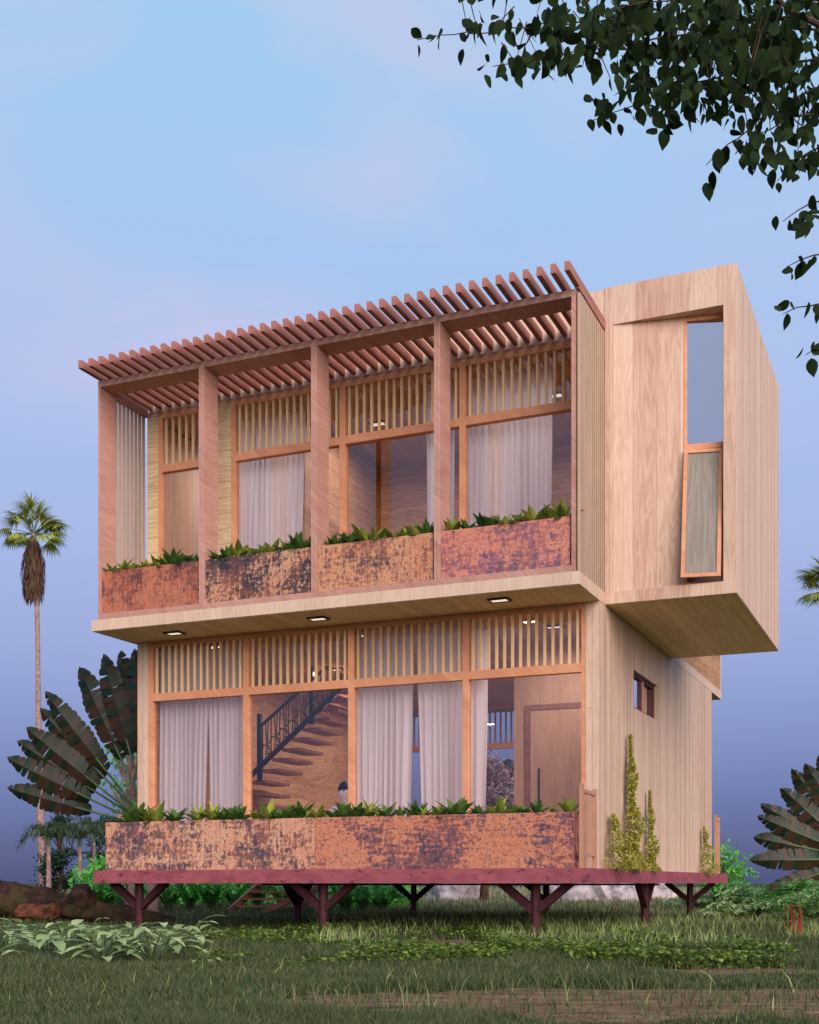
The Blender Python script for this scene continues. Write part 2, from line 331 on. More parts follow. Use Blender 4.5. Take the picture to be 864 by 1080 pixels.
# ------------------------------------------------------------------ house
H = thing('wooden_house', (-3.1, 3.6, ZG), 'two-storey wooden house with pergola balcony and projecting side box raised on dark red stilts', 'house')
hp = lambda n, bm, m, par=None: link(n, bm, M[m] if isinstance(m, str) else m, par or H)
W0, W1, D1 = -6.206, 0.0, 7.273
BK = 8.2
# deck and stilts
deck = hp('deck', B((-6.22, .1, -.9, BK+.05, -.16, -.0)), 'red')
for i, (x, y, ax) in enumerate([(hx(147,-.62),-.62,'x'),(hx(341,-.62),-.62,'x'),(hx(565,-.62),-.62,'x'),(-5.5,3.1,'y'),(-.16,3.0,'y'),(-5.5,7.6,'x'),(-2.95,7.6,'x'),(-.42,7.6,'x'),]):
    bm = bmesh.new(); tube(bm, [(x, y, ZG-.1), (x, y, -.162)], .055, 12); st = hp('stilt', bm, 'stilt')
    for s in (-1, 1):
        bm = bmesh.new(); d = Vector((s, 0, 0)) if ax == 'x' else Vector((0, s, 0)); p = Vector((x, y, -.46))
        if ax == 'x' : beam(bm, p+d*.02, p+d*.40+Vector((0, 0, .31)), .085, .085)
        else: beam(bm, p+d*.02, p+d*.40+Vector((0, 0, .31)), .085, .085)
        link('brace', bm, M['stilt'], st)
hp('joist', B(*[( -6.1, 0.0, y-.05, y+.05, -.19, -.163) for y in (3.1,)]), 'stilt')
# lower walls
wy0, wy1, wz0, wz1 = 1.656, 3.067, 2.02, 2.49
sw = hp('side_wall', B((-.158, 0, 0, wy0, 0, 3), (-.158, 0, wy1, D1, 0, 3), (-.158, 0, wy0, wy1, 0, wz0), (-.158, 0, wy0, wy1, wz1, 3)), 'wall')
hp('side_wall', B((W0, W0+.17, 0, D1, 0, 3)), 'wall')
# small sliding side window
swf = hp('side_window', B((-.12,-.05,wy0,wy0+.05,wz0,wz1),(-.12,-.05,wy1-.05,wy1,wz0,wz1),(-.12,-.05,wy0+.05,wy1-.05,wz0,wz0+.04),(-.12,-.05,wy0+.05,wy1-.05,wz1-.04,wz1),
                          (-.115,-.06,2.30,2.36,wz0+.04,wz1-.04)), 'darkframe')
link('pane', B((-.09,-.084,wy0+.05,2.30,wz0+.04,wz1-.04)), M['sashglass'], swf)
link('pane', B((-.10,-.094,2.36,wy1-.05,wz0+.04,wz1-.04)), M['sashglass'], swf)
link('sash', B((-.075,-.055,2.40,2.46,wz0+.045,wz1-.045)), M['orange'], swf)
# window walls, lower storey front and back, same grid
cuts = [(-6.036, -5.968), (-4.608, -4.525), (-3.129, -3.052), (-1.637, -1.566), (-.21, -.158)]
def window_bay(x0, x1, m0, m1, Y, z0, ztr, zt, front=1, nsl=None, par=None, last=False):
    """frame of one bay between mullions; x0..x1 clear opening, m0 = left mullion start, m1 = right mullion end or None"""
    yo = Y; yi = Y+.09*front; ya, yb = min(yo, yi), max(yo, yi)
    bx = [(m0, x0, ya, yb, z0, zt), (x0, x1, ya, yb, zt-.075, zt), (x0, x1, ya, yb, ztr-.05, ztr+.05), (x0, x1, ya, yb, z0, z0+.06)]
    if m1 is not None: bx.append((x1, m1, ya, yb, z0, zt))
    f = hp('window', B(*bx), 'orange')
    g0 = Y+.05*front
    link('pane', B((x0, x1, min(g0, g0+.006), max(g0, g0+.006), z0+.06, ztr-.05)), M['glass'], f)
    link('pane', B((x0, x1, min(g0, g0+.006), max(g0, g0+.006), ztr+.05, zt-.075)), M['glass'], f)
    n = nsl or round((x1-x0)/.1); sb = []
    for k in range(n):
        xc = x0+(k+.5)*(x1-x0)/n
        sb.append((xc-.014, xc+.014, min(Y+.012*front, Y+.042*front), max(Y+.012*front, Y+.042*front), ztr+.05, zt-.075))
    link('slat_screen', B(*sb), M['slat'], f)
    return f
for i in range(4):
    window_bay(cuts[i][1], cuts[i+1][0], cuts[i][0], cuts[4][1] if i == 3 else None, .004, .0, 2.268, 2.998)
for i in range(4):
    window_bay(cuts[i][1], cuts[i+1][0], cuts[i][0], cuts[4][1] if i == 3 else None, D1-.004, .0, 2.268, 2.998, -1)
hp('wall_lining', B((W0+.17, W0+.176, .1, D1-.1, .02, 2.958)), 'inner')
# intermediate slab
hp('floor_slab', B((-6.29, 0.004, -.851, BK, 3.0, 3.136)), 'fascia')
hp('soffit', B((-6.27, -.012, -.835, -.002, 2.994, 2.999)), 'soffit')
hp('ceiling', B((W0+.17, -.158, .1, D1-.13, 2.96, 2.992)), 'inceil')
hp('floor', B((W0+.17, -.158, 0.1, D1-.12, .002, .02)), 'floor')
# interior partition and door
hp('partition', B((-1.623, -.158, 1.85, 1.95, .02, 2.96), (-1.623, -1.52, 1.95, 3.6, .02, 2.96)), 'door')
df = hp('door_frame', B((-1.47,-1.40,1.82,1.849,.02,2.15),(-.66,-.59,1.82,1.849,.02,2.15),(-1.40,-.66,1.82,1.849,2.08,2.15)), 'doorframe')
dr = hp('door', B((-1.395,-.665,1.83,1.848,.025,2.075)), 'door')
bm = bmesh.new(); tube(bm, [(-1.27, 1.80, .75), (-1.27, 1.80, 1.32)], .013, 8); link('handle', bm, M['iron'], dr)
# staircase inside
SY = 2.35
def zat(x_, y_, Y):
    r_ = FW+RT*((x_-432)/FPX); t_ = (Y-CAM.y)/r_.y; return CAM.z+(HOR-y_)/FPX*t_
st = hp('staircase', B((hx(264, SY), hx(300, SY), SY+.05, SY+.75, .02, .03)), 'floor')
for k, y_ in enumerate((849, 836, 823, 811, 799.5, 789, 778, 767.5, 757.5, 748, 738.5, 729, 719, 709, 699, 690)):
    xp = max(262, 275+(812-y_)/1.02) if k > 2 else (269, 263, 262)[k]; X0 = hx(xp, SY); z = zat(xp, y_, SY)
    if z > 2.93: break
    link('tread', B((X0-.02, X0+.27, SY+.03, SY+.78, z-.045, z)), M['tread'], st)
def sl(a, b):
    return (hx(a, SY), SY, zat(a, b, SY))
bm = bmesh.new(); beam(bm, sl(262, 821), sl(388, 698), .035, .07); link('stringer', bm, M['iron'], st)
bm = bmesh.new(); beam(bm, sl(275, 766), sl(360, 690), .04, .035); link('handrail', bm, M['iron'], st)
for pxn, ya, yb in ((274, 753, 824), (329, 700, 764)):
    X = hx(pxn, SY); link('newel_post', B((X-.03, X+.03, SY-.03, SY+.028, zat(pxn, yb, SY), zat(pxn, ya, SY))), M['iron'], st)
bm = bmesh.new()
for k in range(34):
    a_ = 277+k*3.1; lo = Vector(sl(a_, 821-(a_-262)*.976)); hi = Vector(sl(a_, 766-(a_-275)*.894))
    if hi.z > 2.95: hi.z = 2.95
    if lo.z > 2.9: break
    tube(bm, [lo, (lo+hi)/2+Vector((.02*math.sin(k*2), 0, 0)), hi], .008, 5)
    if k % 3 == 1:
        m_ = lo.lerp(hi, .3); tube(bm, [m_+Vector((-.09, 0, -.03)), m_+Vector((-.03, 0, .07)), m_+Vector((.06, 0, .05)), m_+Vector((.09, 0, -.05)), m_+Vector((0, 0, -.06))], .010, 5)
link('baluster_panel', bm, M['iron'], st)
# upper floor walls
UY = .15
um = [(hx(167, UY), hx(171, UY)), (hx(243.5, UY), hx(248.5, UY)), (hx(358, UY), hx(364, UY)), (hx(484.5, UY), hx(491, UY)), (-.21, -.15)]
window_bay(um[0][1], um[0][1]+.62, um[0][0], um[0][1]+.70, UY, 3.14, 5.30, 6.03)
window_bay(um[1][1], um[2][0], um[1][0], None, UY, 3.14, 5.30, 6.03)
window_bay(um[2][1], um[3][0], um[2][0], None, UY, 3.14, 5.30, 6.03)
window_bay(um[3][1], um[4][0], um[3][0], um[4][1], UY, 3.14, 5.30, 6.03)
hp('upper_wall', B((W0+.05, um[0][0], UY, UY+.1, 3.137, 6.03), (um[0][1]+.70, um[1][0], UY, UY+.1, 3.137, 6.03)), 'yellow')
hp('upper_wall', B((W0, W0+.05, .253, BK-.01, 3.137, 6.03), (W0+.05, 0, BK-.1, BK-.01, 3.137, 6.03)), 'wall')
hp('upper_wall', B((-.14, -.004, .256, BK-.1, 3.137, 6.03)), 'inner')
hp('parapet', B((W0, -.004, .256, .34, 6.03, 6.59), (W0, W0+.1, .34, BK, 6.03, 6.59), (W0+.1, -.004, BK-.1, BK, 6.03, 6.59)), 'fascia')
hp('roof', B((W0+.1, -.15, .34, BK-.1, 6.10, 6.22)), 'roof')
hp('upper_ceiling', B((W0+.05, -.14, .26, BK-.12, 6.03, 6.06)), 'inceil')
hp('upper_floor', B((W0+.05, -.14, .26, BK-.12, 3.137, 3.15)), 'floor')
hp('upper_partition', B((W0+.05, -.14, 3.3, 3.4, 3.15, 6.03), (-4.3, -4.2, .9, 3.3, 3.15, 6.03), (-2.05, -1.85, 2.6, 3.3, 3.15, 6.03)), 'inner')
# side screens (vertical slats)
for X0, X1, nm in ((W0+.02, W0+.035, 'l'), (-.030, -.003, 'r')):
    n = 8 if nm == 'l' else 12; bm = bmesh.new(); y0 = -.53 if nm == 'l' else -.80; y1 = .15 if nm == 'l' else .25; p = (y1-y0)/n
    for k in range(n): box(bm, X0, X1, y0+k*p, y0+k*p+p*(.66 if nm == 'l' else .64), 3.137, 6.10)
    scr = hp('side_screen', bm, 'screen')
    if nm == 'r': hp('screen_gap_shade', B(*[(X0+.003, X1-.004, y0+k*p+p*.64+.0005, y0+(k+1)*p-.0005, 3.137, 6.10) for k in range(n)]), 'gap_shade')  # dark strips added between the slats to stand in for shadow gaps
# balcony box frames
fx = [-6.19, -4.672, -3.150, -1.615, -.046]
FB = []
for i in range(4):
    a, b = fx[i]+.0015, fx[i+1]-.0015; t = .035; y0, y1 = -.85, -.54
    FB.append(hp('balcony_frame', B((a, a+t, y0, y1, 3.137, 6.118), (b-t, b, y0, y1, 3.137, 6.118), (a+t, b-t, y0, y1, 6.045, 6.118), (a+t, b-t, y0, y1, 3.137, 3.205)), 'frame'))
# pergola
pg = hp('pergola', B((-.045, .006, -.845, .252, 6.122, 6.135), (-6.19, -6.14, -.54, .15, 6.0, 6.118), (W0, -.05, .152, .25, 6.033, 6.06)), 'frame')
nR = 42
for k in range(nR):
    xc = -6.165+k*(6.165-.02)/(nR-1)
    link('rafter', B((xc-.027, xc+.027, -1.235, .253 if k < nR-1 else .252, 6.137, 6.232)), M['rafter'], pg)
# projecting side box
bx1, by0, by1, bz0, bz1, ow = 1.462, .253, 3.97, 3.003, 6.60, .10
sb_ = hp('side_bay', B((0, bx1, by0, by1, bz0+.006, 3.145), (0, bx1, by0, by1, 6.166, bz1), (1.317, bx1, by0, by1, 3.145, 6.166), (0.0, .09, by0, by0+.1, 3.145, 6.166), (.0, 1.317, by1-.1, by1, 3.145, 6.166)), 'wall')
hp('bay_soffit', B((.01, bx1-.01, by0+.01, by1-.01, bz0, bz0+.005)), 'soffit')
# front skin of the box: wide boards 3mm proud
hp('bay_trim', B((-.0035, 1.459, by0-.006, by0-.001, bz0+.004, 3.142), (-.0035, 1.459, by0-.006, by0-.001, 6.169, bz1), (1.320, 1.459, by0-.006, by0-.001, 3.142, 6.169), (-.0035, .09, by0-.006, by0-.001, 3.142, 6.169)), 'panel')
# slanted infill panel hinging inwards to the right
def slant(bm, x0, x1, z0, z1, th=.03, d0=0.0):
    f = lambda x: by0+.004+.19*(x-.09)/(1.31-.09)+d0
    a = [(x0, f(x0)), (x1, f(x1)), (x1, f(x1)+th), (x0, f(x0)+th)]
    vs = [bm.verts.new((p[0], p[1], z)) for z in (z0, z1) for p in a]
    for q in ((3,2,1,0),(4,5,6,7),(0,1,5,4),(1,2,6,5),(2,3,7,6),(3,0,4,7)): bm.faces.new([vs[i] for i in q])
wx0, wx1 = .862, 1.315
bm = bmesh.new(); slant(bm, .092, wx0, 3.146, 6.165); hp('bay_panel', bm, 'panel')
bm = bmesh.new()
slant(bm, wx0, wx0+.035, 3.146, 6.165, .06, -.006); slant(bm, wx1-.03, wx1, 3.146, 6.165, .06, -.006)
slant(bm, wx0+.035, wx1-.03, 6.115, 6.165, .06, -.006); slant(bm, wx0+.035, wx1-.03, 4.68, 4.74, .06, -.006); slant(bm, wx0+.035, wx1-.03, 3.146, 3.20, .06, -.006)
tw = hp('tall_window', bm, 'orange')
bm = bmesh.new(); slant(bm, wx0+.035, wx1-.03, 4.74, 6.115, .006, .02); link('pane', bm, M['sashglass'], tw)
# open top-hung sash
sash = bmesh.new(); x0, x1 = wx0+.012, wx1-.022; zt, zb = 4.665, 3.19; t = .04
for q in ((x0, x0+t, zb, zt), (x1-t, x1, zb, zt), (x0+t, x1-t, zb, zb+t), (x0+t, x1-t, zt-t, zt)): slant(sash, q[0], q[1], q[2], q[3], .035, -.046)
pn = bmesh.new(); slant(pn, x0+t, x1-t, zb+t, zt-t, .006, -.03)
hinge = Matrix.Translation((0, .36, 4.665)) @ Matrix.Rotation(R(-7.5), 4, 'X') @ Matrix.Translation((0, -.36, -4.665))
for b_ in (sash, pn): bmesh.ops.transform(b_, matrix=hinge, verts=b_.verts[:])
so_ = link('sash', sash, M['orange'], tw); so_['label'] = 'lower sash pushed open at the bottom'
link('sash_pane', pn, M['greywood'], tw)
hp('window_blind', B((.84, 1.31, .56, .575, 3.15, 6.16)), 'blind')
# soffit lights and interior lights
def downlight(x, y, z, s=.13, power=0):
    f = hp('downlight', B((x-s, x+s, y-s*.7, y-s*.7+.025, z-.02, z), (x-s, x+s, y+s*.7-.025, y+s*.7, z-.02, z), (x-s, x-s+.025, y-s*.7+.025, y+s*.7-.025, z-.02, z), (x+s-.025, x+s, y-s*.7+.025, y+s*.7-.025, z-.02, z)), 'bronze')
    link('diffuser', B((x-s+.025, x+s-.025, y-s*.7+.025, y+s*.7-.025, z-.012, z-.004)), M['light'], f)
    if power:
        ld = bpy.data.lights.new('lamp', 'AREA'); ld.energy = power; ld.shape = 'RECTANGLE'; ld.size = 2*s-.05; ld.size_y = 1.4*s-.05; ld.color = (1, .90, .80); ld.spread = R(170)
        lo = bpy.data.objects.new('lamp', ld); COL.objects.link(lo); lo.parent = f; lo.location = (x, y, z-.03)
for x, y in ((-5.36, -.40), (-3.30, -.45), (-1.0, -.52)): downlight(x, y, 2.993, .12, 1.5)
for x, y in ((-4.6, 2.6), (-2.6, 2.6), (-4.6, 5.2), (-2.4, 5.0), (-.8, .95)): downlight(x, y, 2.958, .12, 26 if x > -1 else 42)
ul = []
for x, y in ((hx(399, 1.6), 1.6), (-5.3, 1.7), (-1.0, 1.6)): downlight(x, y, 6.028, .12, 28)
# railings on the deck
def railing(x, y0, y1, h, n=4):
    lo, hi = min(y0, y1), max(y0, y1)
    r = hp('railing', B((x-.02, x+.02, lo, lo+.045, 0, h)), 'railing')
    link('post', B((x-.02, x+.02, hi-.045, hi, 0, h-.03)), M['railing'], r)
    for za in (h-.10, .13): link('rail', B((x-.015, x+.015, lo+.045, hi-.045, za, za+.04)), M['railing'], r)
    for k in range(n):
        yc = lo+.045+(hi-lo-.09)*(k+1)/(n+1); link('spindle', B((x-.008, x+.008, yc-.009, yc+.009, .17, h-.10)), M['railing'], r)
railing(.02, -.84, -.27, .90); railing(-6.13, -.50, -.02, .72); railing(-.04, 7.85, 8.2, 1.0)
# ------------------------------------------------------------------ planters
D = (58, 40, 46)
rm = [rust('rust_brown', ((58,40,44),(104,58,56),(158,86,62),(192,118,84),(134,84,76)), (.34,.48,.66,.84), seed=1, streak=1.3),
      rust('rust_tan_black', ((40,34,44),(62,50,58),(140,98,80),(212,160,120),(186,128,96)), (.44,.54,.64,.84), seed=2, streak=1.3),
      rust('rust_sand', ((64,46,52),(116,80,74),(178,118,86),(214,156,112),(168,112,84)), (.38,.50,.64,.84), seed=3, streak=1.2),
      rust('rust_coral', ((88,66,88),(134,88,102),(196,114,92),(218,142,112),(172,104,96)), (.40,.52,.64,.84), seed=4, streak=.8),
      rust('rust_long_left', ((58,48,60),(92,70,78),(172,118,94),(224,170,132),(178,124,100)), (.43,.54,.66,.86), seed=5, streak=1.25),
      rust('rust_long_right', ((64,48,62),(112,74,84),(182,106,74),(212,138,96),(152,94,86)), (.41,.51,.62,.84), seed=6, streak=.7)]
def planter(a, b, y0, y1, z0, z1, mat, label, cat='planter', group=None, split=None):
    loc = Vector(((a+b)/2, (y0+y1)/2, z0)); t = thing('planter_box', loc, label, cat, group)
    ms = [mat] if not isinstance(mat, list) else mat
    k = .02
    if split is None: link('front_panel', B((a, b, y0, y0+k, z0, z1)), ms[0], t)
    else:
        link('front_panel', B((a, split-.003, y0, y0+k, z0, z1)), ms[0], t); link('front_panel', B((split+.003, b, y0, y0+k, z0, z1)), ms[1], t)
    link('tub', B((a, a+k, y0+k, y1, z0, z1), (b-k, b, y0+k, y1, z0, z1), (a+k, b-k, y1-k, y1, z0, z1), (a+k, b-k, y0+k, y1-k, z0, z0+.02)), ms[-1], t)
    link('soil', B((a+k, b-k, y0+k, y1-k, z0+.02, z1-.05)), M['soil'], t)
    return t
labs = ['reddish brown rusty planter box, furthest left on the upper balcony', 'tan planter box with black flaking blotches, second from left on the upper balcony',
        'sandy orange rust-streaked planter box, third from left on the upper balcony', 'coral pink and purple rusty planter box at the right end of the upper balcony']
UP = []
for i in range(4):
    a, b = fx[i]+.040, fx[i+1]-.060; planter(a, b, -.82, -.50, 3.207, 3.735, rm[i], labs[i], group='planter boxes on the upper balcony'); UP.append((a, b))
planter(-6.05, -.06, -.885, -.52, .001, .595, [rm[4], rm[5]], 'long rust-patterned planter box along the front edge of the red deck', split=-3.118)
def leaf_bm(bm, base, d, up, ln, w, curl=.25, fold=.25, seg=4):
    d = Vector(d).normalized(); s = d.cross(Vector(up)); s = s.normalized() if s.length > 1e-3 else Vector((1, 0, 0)); u = s.cross(d).normalized()
    prof = [0.25, .85, 1.0, .62, 0.02] if seg == 4 else [.3, 1, .02]
    rows = []
    for i, p in enumerate(prof):
        f = i/(len(prof)-1); c = Vector(base)+d*ln*f*(1-.12*f*curl*4*.5)-u*ln*curl*f*f
        rows.append((bm.verts.new(c-s*w*p/2+u*w*fold*p*.5), bm.verts.new(c), bm.verts.new(c+s*w*p/2+u*w*fold*p*.5)))
    for a, b in zip(rows, rows[1:]):
        bm.faces.new((a[0], a[1], b[1], b[0])); bm.faces.new((a[1], a[2], b[2], b[1]))
LM = dict(agave=leafmat('rosette_leaves', [(84, 108, 38), (138, 156, 56), (186, 184, 84), (104, 128, 46)]),
          agave2=leafmat('dark_rosette_leaves', [(54, 88, 38), (84, 118, 50), (108, 138, 58)]),
          ivy=leafmat('ivy_leaves', [(136, 132, 44), (168, 164, 62), (192, 184, 84), (112, 116, 44)]),
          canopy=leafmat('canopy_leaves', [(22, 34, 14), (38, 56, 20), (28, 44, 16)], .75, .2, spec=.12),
          hosta=leafmat('broad_grey_green_leaves', [(150, 172, 108), (190, 204, 138), (124, 148, 88)], .5, .2),
          clover=leafmat('clover_leaves', [(64, 92, 30), (96, 124, 44), (146, 160, 62), (74, 106, 36)]),
          grass=leafmat('short_grass_blades', [(66, 82, 48), (90, 104, 66), (52, 66, 36), (80, 94, 56), (138, 132, 98), (60, 76, 42)], .8, .2, spec=.1),
          tall=leafmat('tall_grass_blades', [(124, 146, 78), (176, 184, 116), (154, 166, 92), (108, 136, 70)], .6, .25),
          far=leafmat('dry_far_grass', [(134, 130, 100), (156, 146, 118), (108, 118, 78)], .8, .2, spec=.1),
          fern=leafmat('bright_fern', [(98, 190, 66), (140, 218, 92), (72, 156, 54)]), bush=leafmat('dark_bush_leaves', [(28, 50, 34), (42, 66, 42), (34, 58, 40)]),
          silver=leafmat('silvery_leaves', [(176, 206, 130), (138, 178, 104), (206, 224, 156)]), taro=leafmat('bright_broad_leaves', [(86, 140, 92), (110, 164, 110), (70, 126, 80)]),
          fan=leafmat('fan_fronds', [(150, 160, 66), (188, 188, 90), (112, 130, 54)]), dead=leafmat('dead_fronds', [(78, 56, 40), (104, 76, 54), (58, 44, 36)], .9, .1),
          trav=leafmat('tattered_paddle_leaves', [(22, 44, 24), (40, 50, 30), (78, 50, 36), (26, 52, 30)], .5, .12), olive=leafmat('olive_fronds', [(70, 88, 54), (94, 108, 70), (58, 76, 46)]),
          lip=leafmat('glossy_green_leaflets', [(96, 180, 72), (136, 208, 92), (74, 150, 58)]))
bark = plain('grey_brown_bark', (140, 112, 104), .9, 0, .25, 6, .1); darkbark = plain('mossy_dark_bark', (62, 46, 38), .95, 0, .45, 5, .1)
stemm = plain('green_stems', (74, 92, 58), .6, 0, .2, 5); redstem = plain('red_stems', (178, 70, 44), .5, 0, .15, 8)
def rosette(seed, n=11, ln=.17, mat='agave'):
    r = random.Random(seed); bm = bmesh.new()
    for k in range(n):
        a = k*2.4+r.uniform(-.3, .3); e = r.uniform(.25, 1.25) if k > 2 else r.uniform(1.0, 1.45)
        leaf_bm(bm, (0, 0, 0), (math.cos(a)*math.cos(e), math.sin(a)*math.cos(e), math.sin(e)), (0, 0, 1), ln*r.uniform(.75, 1.15), ln*r.uniform(.28, .36), r.uniform(.1, .35), .35)
    me = bpy.data.meshes.new('leafy_plant'); bm.to_mesh(me); bm.free(); me.materials.append(LM[mat]); return me
RO = [rosette(s, 14+s % 4, .20 if s < 4 else .23, 'agave' if s % 3 else 'agave2') for s in range(8)]
places = ['reddish brown planter', 'black-flaked tan planter', 'sandy orange planter', 'coral pink planter']
for i, (a, b) in enumerate(UP):
    n = 9
    for k in range(n):
        o = bpy.data.objects.new('leafy_plant', RO[(i*3+k*5) % 8]); COL.objects.link(o)
        o.location = (a+.1+(b-a-.2)*k/(n-1)+random.uniform(-.03, .03), -.69+random.uniform(-.05, .05), 3.70); o.rotation_euler.z = random.uniform(0, 6); q = random.uniform(.85, 1.3); o.scale = (q, q, q)
        tag(o, f'{ORD[k]} leafy green rosette from the left in the {places[i]} upstairs', 'plant', 'leafy rosettes in the upper balcony planters')
n = 40
for k in range(n):
    o = bpy.data.objects.new('leafy_plant', RO[(k*3+k//5) % 8]); COL.objects.link(o)
    o.location = (-5.95+(5.8)*k/(n-1)+random.uniform(-.04, .04), -.71+random.uniform(-.07, .05), .56); o.rotation_euler.z = random.uniform(0, 6); q = random.uniform(.7, 1.4); o.scale = (q, q, q*random.uniform(.8, 1.1)); o.rotation_euler.x = random.uniform(-.25, .25)
    lab = f'{ORD[k]} leafy rosette from the left in the long deck planter' if k < 20 else f'{ORD[n-1-k]} leafy rosette from the right in the long deck planter'
    tag(o, lab, 'plant', 'leafy rosettes in the long deck planter')
# ------------------------------------------------------------------ curtains
def curtain(X0, X1, Y, z0, z1, label, seed, taper=0.0, side=1):
    r = random.Random(seed); w = X1-X0; nf = max(3, int(w/.075)); nx = nf*8; nz = 10; ph = [r.uniform(0, 6.3) for _ in range(4)]
    bm = bmesh.new(); g = []
    for j in range(nz+1):
        v_ = j/nz; row = []
        for i in range(nx+1):
            u = i/nx; x = X0+w*u; sh = (1-v_)*taper*(u if side > 0 else (1-u))*side*-1
            am = .036+.018*math.sin(u*9+ph[0])+.010*(1-v_)
            y = Y+am*math.sin(2*math.pi*nf*u+1.2*math.sin(u*7+ph[1])+.4*math.sin(v_*3+ph[2]+u*20))+.006*math.sin(u*60+ph[3]+v_*2)
            row.append(bm.verts.new((x+sh+.006*math.sin(v_*5+u*11), y, z0+(z1-z0)*v_)))
        g.append(row)
    for j in range(nz):
        for i in range(nx): bm.faces.new((g[j][i], g[j][i+1], g[j+1][i+1], g[j+1][i]))
    o = link('curtain', bm, M['curtain'], smooth=True); rebase(o, ((X0+X1)/2, Y, z0))
    return tag(o, label, 'curtain', 'pale curtains behind the front windows')
CY = .24
curtain(hx(163, CY), hx(220, CY), CY, .03, 2.94, 'wide pale curtain at the far left of the ground floor glazing', 1, .06, 1)
curtain(hx(219, CY), hx(262, CY), CY, .03, 2.94, 'pale curtain beside the first mullion left of the staircase, ground floor', 2, .04, -1)
curtain(hx(373, CY), hx(437, CY), CY, .03, 2.94, 'broad pale curtain just right of the seated person, ground floor', 3, .05, 1)
curtain(hx(439, CY), hx(490, CY), CY, .03, 2.94, 'pale curtain left of the mullion next to the inner door bay, ground floor', 4, .06, -1)
curtain(hx(492, CY), hx(516, CY), CY, .03, 2.94, 'narrow drawn pale curtain at the left of the inner door bay, ground floor', 5, .04, 1)
curtain(hx(251, .42), hx(323, .42), .42, 3.17, 5.86, 'pale curtain above the tan and black planter, upper floor', 6, .08, 1)
curtain(hx(449, .42), hx(479, .42), .42, 3.17, 5.9, 'narrow pale curtain behind the third balcony post from the left, upper floor', 7, .02, 1)
curtain(hx(493, .42), hx(583, .42), .42, 3.17, 5.9, 'wide pale curtain above the coral pink planter, upper floor', 8, .04, 1)
# ------------------------------------------------------------------ seated person on a stool
PX, PY = hx(363.5, 1.5), 1.5
PL = Vector((PX, PY, .02))
stool = thing('round_stool', PL, 'low round wooden stool under the seated person behind the ground floor glass', 'stool')
bm = bmesh.new(); tube(bm, [(0, 0, .32), (0, 0, .37)], .19, 20); link('seat', bm, M['tread'], stool, False)
for k in range(3):
    a = k*2.1+.5; bm = bmesh.new(); tube(bm, [(.12*math.cos(a), .12*math.sin(a), .32), (.17*math.cos(a), .17*math.sin(a), 0)], .015, 8); link('leg', bm, M['tread'], stool, False)
def skin(name, pts, edges, radii, mat, parent, sub=2, root=0):
    me = bpy.data.meshes.new(name); me.from_pydata(pts, edges, []); o = bpy.data.objects.new(name, me); COL.objects.link(o)
    sk = o.modifiers.new('skin', 'SKIN'); 
    for i, r_ in enumerate(radii):
        v_ = me.skin_vertices[0].data[i] if me.skin_vertices else None
        if v_: v_.radius = (r_, r_) if not isinstance(r_, tuple) else r_; v_.use_root = (i == root)
    ss = o.modifiers.new('sub', 'SUBSURF'); ss.levels = sub; ss.render_levels = sub
    me.materials.append(mat); o.parent = parent; return o
person = thing('person', PL+Vector((0, 0, .12)), 'seated person with short dark hair and white top looking right, behind the ground floor glass', 'person', rz=R(-50))
def skinned(name, pts, edges, radii, mat):
    me = bpy.data.meshes.new(name); me.from_pydata(pts, edges, []); o = bpy.data.objects.new(name, me); COL.objects.link(o)
    bpy.context.view_layer.objects.active = o; o.select_set(True)
    o.modifiers.new('skin', 'SKIN')
    if not me.skin_vertices:
        bm_ = bmesh.new(); bm_.from_mesh(me); bm_.verts.layers.skin.verify(); bm_.to_mesh(me); bm_.free()
    for i, r_ in enumerate(radii):
        d_ = me.skin_vertices[0].data[i]; d_.radius = (r_, r_) if not isinstance(r_, tuple) else r_; d_.use_root = i == 0
    s2 = o.modifiers.new('sub', 'SUBSURF'); s2.levels = 2; s2.render_levels = 2
    dg = bpy.context.evaluated_depsgraph_get(); dg.update(); m2 = bpy.data.meshes.new_from_object(o.evaluated_get(dg)); bpy.data.objects.remove(o)
    m2.name = name; m2.materials.clear(); return link(name, m2, mat, person, False, smooth=True)
skinm = plain('light_skin', (240, 222, 216), .5); hairm = plain('black_hair', (24, 22, 26), .5); clothm = plain('white_cotton', (224, 222, 226), .9); trous = plain('dark_trousers', (50, 52, 64), .9)
# local: faces +X (towards the right), seat height .25
pts = [(0,0,.30),(-.01,0,.45),(-.02,0,.58),(-.01,0,.70),(0,0,.76),(.01,0,.80),(.02,0,.90),(.02,0,.97)]
rad = [(.14,.12),(.12,.10),(.13,.11),(.12,.08),.055,.055,(.125,.112),(.105,.10)]
edges = [(i, i+1) for i in range(7)]
for s in (-1, 1):
    b_ = len(pts); pts += [(.0,s*.09,.31),(.40,s*.11,.40),(.46,s*.11,.05),(.55,s*.11,.03)]; rad += [.085,.06,.04,.03]; edges += [(0,b_),(b_,b_+1),(b_+1,b_+2),(b_+2,b_+3)]
    b_ = len(pts); pts += [(-.01,s*.17,.68),(.03,s*.21,.46),(.26,s*.15,.43),(.32,s*.13,.43)]; rad += [.05,.038,.028,.022]; edges += [(3,b_),(b_,b_+1),(b_+1,b_+2),(b_+2,b_+3)]
    hand = b_+3
    for f_ in range(5):
        b_ = len(pts); off = (f_-2)*.02; l_ = (.045,.075,.085,.078,.06)[f_]
        pts += [(.33+l_*.5, s*(.13)+off, .435), (.33+l_, s*(.13)+off*1.2, .415)]; rad += [.010, .008]; edges += [(hand, b_), (b_, b_+1)]
skinned('body', pts, edges, rad, skinm)
